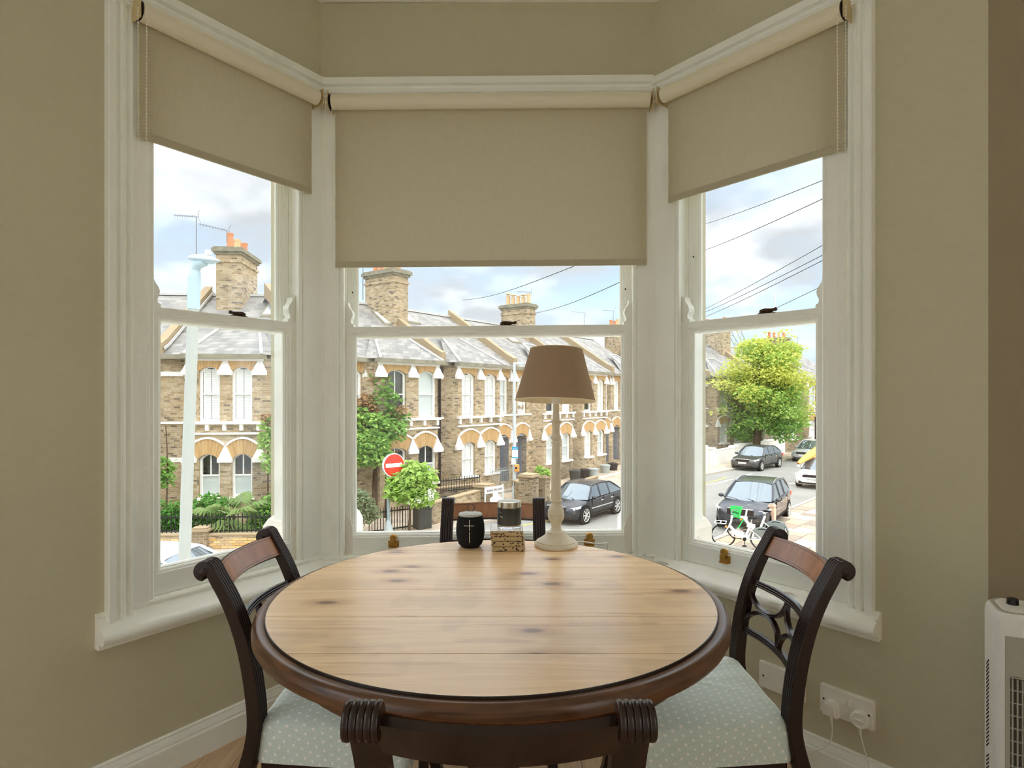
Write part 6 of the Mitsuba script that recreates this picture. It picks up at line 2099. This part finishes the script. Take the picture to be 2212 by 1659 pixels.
def car(label, center, heading, paint, L=4.3, Wd=1.78, H=1.46, hatch=True, suv=False, s=1.0, plate='', wheel_r=.315, rails=False, strip=False):
    k = thing('parked_car', label, 'car', 'cars parked along the crescent')
    hx = np.array([heading[0], heading[1]]) / np.linalg.norm(heading)
    M = np.eye(4); M[:3, 0] = (hx[0], hx[1], 0); M[:3, 1] = (-hx[1], hx[0], 0); M[:3, :3] *= s; M[:3, 3] = (center[0], center[1], G + .003)
    X = lambda m: xf(m, M)
    w = Wd / 2
    zb = .92 if not suv else 1.02                       # belt
    zh = .86 if not suv else .98                        # bonnet at the screen
    zl = .20 if not suv else .26
    F_ = L / 2
    st = [(F_, w * .60, zl + .14, zl + .40, .02), (F_ - .05, w * .80, zl + .06, zh - .20, .02), (F_ - .20, w * .93, zl, zh - .13, .035), (F_ - .55, w * .985, zl, zh - .06, .05), (F_ - 1.05, w, zl, zh + .0, .05),
          (.4, w, zl, zb, .02), (-.5, w, zl, zb + .02, .02), (-F_ + .75, w, zl, zb + .06, .02), (-F_ + .30, w * .98, zl + .02, zb + .06, .02), (-F_ + .08, w * .92, zl + .10, zb + .02, .02), (-F_, w * .80, zl + .20, zb - .10, .01)]
    part(k, 'body', X(body_loft(st)), paint, 38)
    # cabin
    xa, xb, xc, xd = F_ - 1.0, .42 - (.15 if suv else 0), -F_ + (.95 if not suv else .60), -F_ + (.18 if hatch else .55)
    wr = w * .70 if not suv else w * .74
    zr = H - .05
    nb = 7
    xs = np.linspace(xb, xc, nb)
    zs_ = zr + .05 * (1 - ((xs - xs.mean()) / (xs[0] - xs.mean())) ** 2)
    wb = w * .93
    def strip_q(a, b):      # two polylines
        v = np.vstack([a, b]); n = len(a)
        return tm(v, [(i, i + 1, n + i + 1, n + i) for i in range(n - 1)])
    yy = np.linspace(-1, 1, 9)
    base = lambda x, ww, z, bul: np.stack([x - bul * yy ** 2, ww * yy, np.full(9, z)], -1)
    zt_ = zs_[0]
    scr = strip_q(base(xa + .12, wb * .98, zh + .03, .28), np.stack([xs[0] - .06 * yy ** 2, wr * yy, zt_ - .02 * yy ** 2], -1))
    if (scr.face_normals[:, 0]).mean() < 0: scr.invert()
    part(k, 'windscreen', X(scr), 'm_car_glass', True)
    rear = strip_q(base(xd, wb * .95, zb + .06, -.15), np.stack([xs[-1] + .06 * yy ** 2, wr * yy, zs_[-1] - .02 * yy ** 2], -1))
    part(k, 'rear_window', X(rear), 'm_car_glass', True)
    roof = []
    yr = np.linspace(-1, 1, 9)
    v = np.array([(x, wr * y * (1 - .0 * abs(y)), z - .03 * y * y + .004) for x, z in zip(xs, zs_) for y in yr])
    f = [(i * 9 + a, i * 9 + a + 1, (i + 1) * 9 + a + 1, (i + 1) * 9 + a) for i in range(nb - 1) for a in range(8)]
    part(k, 'roof', X(tm(v, f)), paint, True)
    for sg in (1, -1):
        # the side glass: bottom line along the belt, top line along the roof rail
        tx = np.r_[xa - .16, xs, xd + .10]
        tz = np.r_[zh + .06, zs_ - .03, zb + .08]
        ty = np.r_[wb * .985, np.full(nb, wr), wb * .96]
        bz = np.interp(tx, [-F_, .4, xa], [zb + .06, zb + .01, zh + .04])
        top = np.stack([tx, sg * ty, np.maximum(tz, bz + .005)], -1)
        bot = np.stack([tx, np.full(len(tx), sg * wb), bz], -1)
        part(k, 'side_window', X(strip_q(top, bot)), 'm_car_glass', False)
        mem = []
        pa = [top[0], (top[0] + top[1]) / 2 + [0, sg * .02, .03], top[1]] + list(top[2:-1]) + [(top[-2] + top[-1]) / 2 + [0, sg * .01, .02], top[-1]]
        mem.append(tube([tuple(q) for q in pa], .034, 7))
        for xp in (.02 - (.1 if suv else 0), -F_ + 1.35):
            tq = np.array([xp - .06, sg * (wr + .006), float(np.interp(-xp, -xs, zs_)) - .03]); bq = np.array([xp, sg * (wb + .006), float(np.interp(xp, [-F_, .4], [zb + .06, zb + .01]))])
            mem.append(tube([tuple(bq), tuple((tq + bq) / 2), tuple(tq)], .032, 6))
        part(k, 'pillars', X(cat(mem)), paint, True, kind='stuff')
        mir = trimesh.creation.icosphere(2, 1.0); mir.apply_scale((.09, .10, .075)); mir.apply_translation((xa - .32, sg * (w + .09), zb + .06))
        part(k, 'wing_mirror', X(mir), paint, True)
        hl = tm([(F_ - .06, sg * w * .45, zh - .28), (F_ - .16, sg * w * .80, zh - .25), (F_ - .42, sg * w * .975, zh - .20), (F_ - .50, sg * w * .975, zh - .10), (F_ - .22, sg * w * .83, zh - .14), (F_ - .095, sg * w * .48, zh - .21)], [(0, 1, 4, 5), (1, 2, 3, 4)])
        hl.vertices += np.array([.045, sg * .035, .012])
        part(k, 'headlight', X(hl), 'm_headlight')
        tl = bx((-F_ - .005, sg * w * .62, zb - .20), (-F_ + .22, sg * w * .965, zb - .02), .03)
        part(k, 'tail_light', X(tl), 'm_sign_red')
        for xh in (-.12, -F_ + 1.15):
            part(k, 'door_handle', X(bx((xh, sg * (w - .015), zb - .16), (xh + .20, sg * (w + .022), zb - .12), .008)), 'm_chrome')
        ln = [bx((x_ - .006, sg * (w - .04), zl + .15), (x_ + .006, sg * (w + .002), zb - .03)) for x_ in (.78, -.16, -F_ + 1.08)]
        ln.append(bx((-F_ + .95, sg * (w - .03), zl + .10), (F_ - 1.25, sg * (w + .012), zl + .18), .02))
        part(k, 'door_seams', X(cat(ln)), 'm_tyre', kind='stuff')
        if strip:
            part(k, 'side_moulding', X(bx((-.95, sg * (w - .01), zl + .33), (.85, sg * (w + .015), zl + .37), .008)), 'm_chrome')
        for xw in (F_ - .82, -F_ + .78):
            R = wheel_r + (.03 if suv else 0)
            rot = np.array([[1, 0, 0, xw], [0, 0, sg, sg * (w - .20)], [0, 1, 0, R], [0, 0, 0, 1.0]])
            aR = R * 1.17
            archm = lathe([(0, .19), (aR, .19), (aR, .207), (0, .207)], 40)
            part(k, 'wheel_arch', X(xf(archm, rot)), 'm_tyre', 30)
            wk = part(k, 'wheel', X(xf(lathe([(0, .0), (R * .9, .0), (R, .04), (R, .19), (R * .93, .218), (R * .74, .222), (R * .72, .20), (0, .20)], 40), rot)), 'm_tyre', 30)
            sp = [lathe([(R * .66, .205), (R * .72, .226), (R * .74, .222), (R * .72, .20)], 40), lathe([(0, .20), (R * .16, .20), (R * .16, .228), (0, .230)], 20)]
            for q in range(7):
                a = q * 2 * math.pi / 7
                b_ = bx((R * .1, -R * .075, .205), (R * .70, R * .075, .226), .006)
                sp.append(xf(b_, rotm([0, 0, 1], math.degrees(a))))
            part(wk, 'alloy', X(xf(cat(sp), rot)), 'm_alloy', 30)
    part(k, 'grille', X(bx((F_ - .12, -w * .50, zl + .37 if not suv else zl + .36), (F_ + .012, w * .50, zl + .50 if not suv else zl + .56), .03)), 'm_pipe_black')
    part(k, 'lower_intake', X(bx((F_ - .16, -w * .72, zl + .06), (F_ - .005, w * .72, zl + .20), .03)), 'm_pipe_black')
    part(k, 'grille_trim', X(bx((F_ - .1, -w * .46, zl + .515 if not suv else zl + .57), (F_ + .016, w * .46, zl + .54 if not suv else zl + .595), .008)), 'm_chrome')
    part(k, 'number_plate', X(bx((F_ - .02, -.26, zl + .24), (F_ + .022, .26, zl + .35), .006)), 'm_plate')
    if plate:
        t = meshkit.text_mesh(plate, .07, .002, True)
        sc = min(1, .46 / t.vertices[:, 0].max())
        t = trimesh.Trimesh(np.stack([F_ + .0225 + t.vertices[:, 2], -.23 + t.vertices[:, 0] * sc, zl + .26 + t.vertices[:, 1]], -1), t.faces, process=False)
        part(k, 'lettering', X(t), 'm_plate_text')
    for yv in (.28, -.28):
        part(k, 'wiper', X(tube([(xa + .10, yv, zh + .045), (xa + .0, yv - .25, zh + .085), (xa - .06, yv - .50, zh + .10)], .010, 5)), 'm_pipe_black')
    if rails:
        for sg in (1, -1):
            part(k, 'roof_rail', X(tube([(xs[0] - .1, sg * wr * .97, zs_[0]), (xs[2], sg * wr * .97, zs_[2] + .035), (xs[4], sg * wr * .97, zs_[4] + .035), (xs[-1] + .1, sg * wr * .97, zs_[-1])], .016, 6)), 'm_chrome')
    return k


car('black hatchback parked by the low brick wall, right of the lamp', (2.78, 23.5), (-.60, -.80), 'm_car_black', L=4.25, H=1.46, s=.93, strip=True, wheel_r=.345)
car('dark grey sport utility car with sky in its windscreen, behind the green-basket bicycle', (9.05, 22.4), (-.57, -.82), 'm_car_graphite', L=4.5, Wd=1.86, H=1.62, suv=True, s=.97, plate='LV', rails=True)
car('grey estate car parked in front of the street tree', (15.95, 39.2), (-.70, -.70), 'm_car_grey', L=4.4, H=1.48, s=1.0)
car('silver car parked behind the white car, at the right edge of the right window', (22.0, 43.9), (-.72, -.70), 'm_car_silver', L=4.3, H=1.50)
car('white car at the right edge of the right window, below the orange object', (16.45, 31.8), (-.66, -.75), 'm_car_white', L=4.3, H=1.50, plate='HF59 CZZ')
car('white car of which only the roof shows at the bottom of the left window', (-8.0, 12.65), (-.98, .1), 'm_car_white', L=4.2, H=1.50, s=1.0)
# orange tapering board over the white car
q0, q1 = P(1724, 1001, 31.3), P(1815, 940, 33.6)
d = q1 - q0; Ld = np.linalg.norm(d); d /= Ld
sd = np.cross(d, [0, 0, 1.0]); sd /= np.linalg.norm(sd); up_ = np.cross(sd, d)
nn_ = 20
ring = []
for i in range(nn_ + 1):
    t = i / nn_
    wv = .40 * math.sin(math.pi * min(1, t * 1.1 + .03)) ** .6 if t < .95 else .1
    for a in np.arange(10) * 2 * np.pi / 10:
        ring.append(q0 + d * Ld * t + sd * .30 * wv / .4 * math.cos(a) + up_ * .17 * wv / .4 * math.sin(a))
f = [(i * 10 + a, i * 10 + (a + 1) % 10, (i + 1) * 10 + (a + 1) % 10, (i + 1) * 10 + a) for i in range(nn_) for a in range(10)]
mat('m_orange_board', rgb(246, 172, 84), 0.4, 0.4)
ok = solo('orange_board', tm(np.array(ring), f), 'm_orange_board', 'long orange tapering board lying over the roof of the white car', 'board', smooth=True)

# ------------------------------------------------------------------ bicycles
mat('m_bike_white', rgb(236, 240, 242), 0.3, 0.5)
mat('m_bike_green', rgb(44, 214, 104), 0.4, 0.5)
mat('m_bike_grey', rgb(126, 136, 134), 0.5, 0.4)


def bike(label, rear, front, basket=True, lean=4):
    k = thing('bicycle', label, 'bicycle', 'hire bicycles on the pavement corner')
    r, f_ = np.array(rear, float), np.array(front, float)
    u = (f_ - r) / np.linalg.norm(f_ - r)
    M = np.eye(4); M[:3, 0] = (u[0], u[1], 0); M[:3, 1] = (-u[1], u[0], 0); M[:3, 3] = (r[0], r[1], G + PAVE_H)
    M = M @ rotm([1, 0, 0], lean)
    X = lambda m: xf(m, M)
    wb, R = 1.12, .335
    for i, x in enumerate((0, wb)):
        a = np.linspace(0, 2 * math.pi, 41)[:-1]
        wk = part(k, 'wheel', X(tube(np.stack([x + R * np.cos(a), a * 0, R + R * np.sin(a)], -1), .021, 8, True)), 'm_tyre', True)
        part(wk, 'spokes', X(cat([tube([(x, s * .03, R), (x + .5 * R * math.cos(t), s * .015, R + .5 * R * math.sin(t)), (x + R * math.cos(t), 0, R + R * math.sin(t))], .0018, 4) for t in np.arange(18) * 2 * np.pi / 18 for s in ((1,) if True else ())] + [tube([(x, -.06, R), (x, 0, R), (x, .06, R)], .03, 10)])), 'm_alloy', kind='stuff')
    fr = [tube([(wb - .26, 0, .98), (wb - .24, 0, .80), (wb - .17, 0, .62)], .030, 10), tube([(wb - .19, 0, .66), (.70, 0, .40), (.50, 0, .30)], .046, 10), tube([(.50, 0, .30), (.40, 0, .56), (.32, 0, .80)], .036, 10),
          tube([(.50, .04, .30), (.25, .05, .32), (0, .05, R)], .018, 8), tube([(.50, -.04, .30), (.25, -.05, .32), (0, -.05, R)], .018, 8), tube([(.38, .03, .62), (.2, .045, .50), (0, .05, R)], .015, 8), tube([(.38, -.03, .62), (.2, -.045, .50), (0, -.05, R)], .015, 8)]
    part(k, 'frame', X(cat(fr)), 'm_bike_white', True)
    part(k, 'fork', X(cat([tube([(wb - .17, s * .04, .64), (wb - .09, s * .045, .5), (wb, s * .05, R)], .017, 8) for s in (1, -1)])), 'm_bike_green' if basket else 'm_bike_white', True, kind='stuff')
    part(k, 'seat_post', X(tube([(.33, 0, .78), (.31, 0, .86), (.29, 0, .94)], .016, 8)), 'm_chrome', True)
    sd_ = trimesh.creation.icosphere(2, 1.0); sd_.apply_scale((.14, .085, .035)); sd_.apply_translation((.27, 0, .96))
    part(k, 'saddle', X(sd_), 'm_tyre', True)
    hb2 = smooth_path([(wb - .42, .29, 1.06), (wb - .30, .22, 1.10), (wb - .24, .05, 1.06), (wb - .24, -.05, 1.06), (wb - .30, -.22, 1.10), (wb - .42, -.29, 1.06)], 26)
    part(k, 'handlebar', X(tube(hb2, .014, 8)), 'm_bike_grey', True)
    a = np.radians(np.linspace(-25, 190, 20))
    fp_ = np.stack([(R + .035) * np.cos(a), a * 0, R + (R + .035) * np.sin(a)], -1)
    nr_ = np.stack([np.cos(a), a * 0, np.sin(a)], -1)
    part(k, 'mudguard', X(sweep(fp_, nr_, [(-.04, -.03), (-.02, .0), (.02, .0), (.04, -.03), (.036, -.034), (0, -.008), (-.036, -.034)])), 'm_bike_grey', 40)
    part(k, 'wheel_cover', X(cat([bx((-.26, s * .045, R + .06), (.24, s * .052, R + .30), .003) for s in (1, -1)])), 'm_bike_grey', kind='stuff')
    part(k, 'reflector', X(bx((wb - .13, -.05, .60), (wb - .06, .05, .66), .01)), 'm_orange')
    part(k, 'motor_box', X(bx((.60, -.045, .40), (.86, .045, .52), .02)), 'm_bike_white')
    cr_ = [tube([(.50, -.09, .30), (.50, 0, .30), (.50, .09, .30)], .05, 12), bx((.49, .08, .12), (.51, .10, .31), .003), bx((.49, -.10, .30), (.51, -.08, .48), .003), bx((.44, .09, .10), (.56, .17, .125), .004), bx((.44, -.17, .475), (.56, -.09, .50), .004)]
    part(k, 'crank', X(cat(cr_)), 'm_tyre', kind='stuff')
    if basket:
        t, b = (.17, .20), (.10, .13)
        x0, z0, z1 = wb + .06, .70, 1.02
        v = [(x0 - b[0], -b[1], z0), (x0 + b[0], -b[1], z0), (x0 + b[0], b[1], z0), (x0 - b[0], b[1], z0), (x0 - t[0], -t[1], z1), (x0 + t[0], -t[1], z1), (x0 + t[0], t[1], z1), (x0 - t[0], t[1], z1)]
        vi = [(x0 + (q[0] - x0) * .94, q[1] * .94, q[2] + .012 * (q[2] < .9)) for q in v]
        fc = [(0, 1, 5, 4), (1, 2, 6, 5), (2, 3, 7, 6), (3, 0, 4, 7), (0, 3, 2, 1)]
        fi = [tuple(8 + q for q in face[::-1]) for face in fc] + [(4, 5, 13, 12), (5, 6, 14, 13), (6, 7, 15, 14), (7, 4, 12, 15)]
        bkt = part(k, 'basket', X(tm(v + vi, fc + fi)), 'm_bike_green', label='bright green front basket')
        part(k, 'front_rack', X(cat([tube([(wb - .10, s * .04, .66), (wb + .0, s * .06, .68), (wb + .12, s * .08, .70)], .012, 6) for s in (1, -1)])), 'm_bike_green', kind='stuff')
        t_ = meshkit.text_mesh('lime', .075, .002, True)
        wv = t_.vertices[:, 0].max()
        # on the right-hand side wall of the basket
        tx = x0 + .10 - (t_.vertices[:, 0] / wv) * .2; tz = .82 + t_.vertices[:, 1] + (t_.vertices[:, 0] / wv - .5) * -.04
        ty = (b[1] + (t[1] - b[1]) * (tz - z0) / (z1 - z0)) + .002 + t_.vertices[:, 2]
        part(bkt, 'lettering', X(trimesh.Trimesh(np.stack([tx, ty, tz], -1), t_.faces, process=False)), 'm_print_dark')
    else:
        part(k, 'front_rack', X(cat([bx((wb - .1, -.14, .74), (wb + .24, -.12, .76)), bx((wb - .1, .12, .74), (wb + .24, .14, .76)), bx((wb - .1, -.14, .74), (wb - .08, .14, .76)), bx((wb + .22, -.14, .74), (wb + .24, .14, .76)), bx((wb + .05, -.14, .74), (wb + .07, .14, .76))])), 'm_bike_white', kind='stuff')
    return k


bike('white hire bicycle with a bright green front basket, parked in front of the dark car', g1(1676, 1165, 18.75), g1(1586, 1162, 19.35))
bike('white hire bicycle without a basket, in front of the green-basket one', g1(1648, 1175, 17.9), g1(1562, 1160, 18.4), basket=False, lean=-7)

# ------------------------------------------------------------------ keep labels within sixteen words
for k_, d_ in labels.items():
    if 'label' in d_ and len(d_['label'].split()) > 16:
        print('LONG', k_, d_['label'], flush=True)
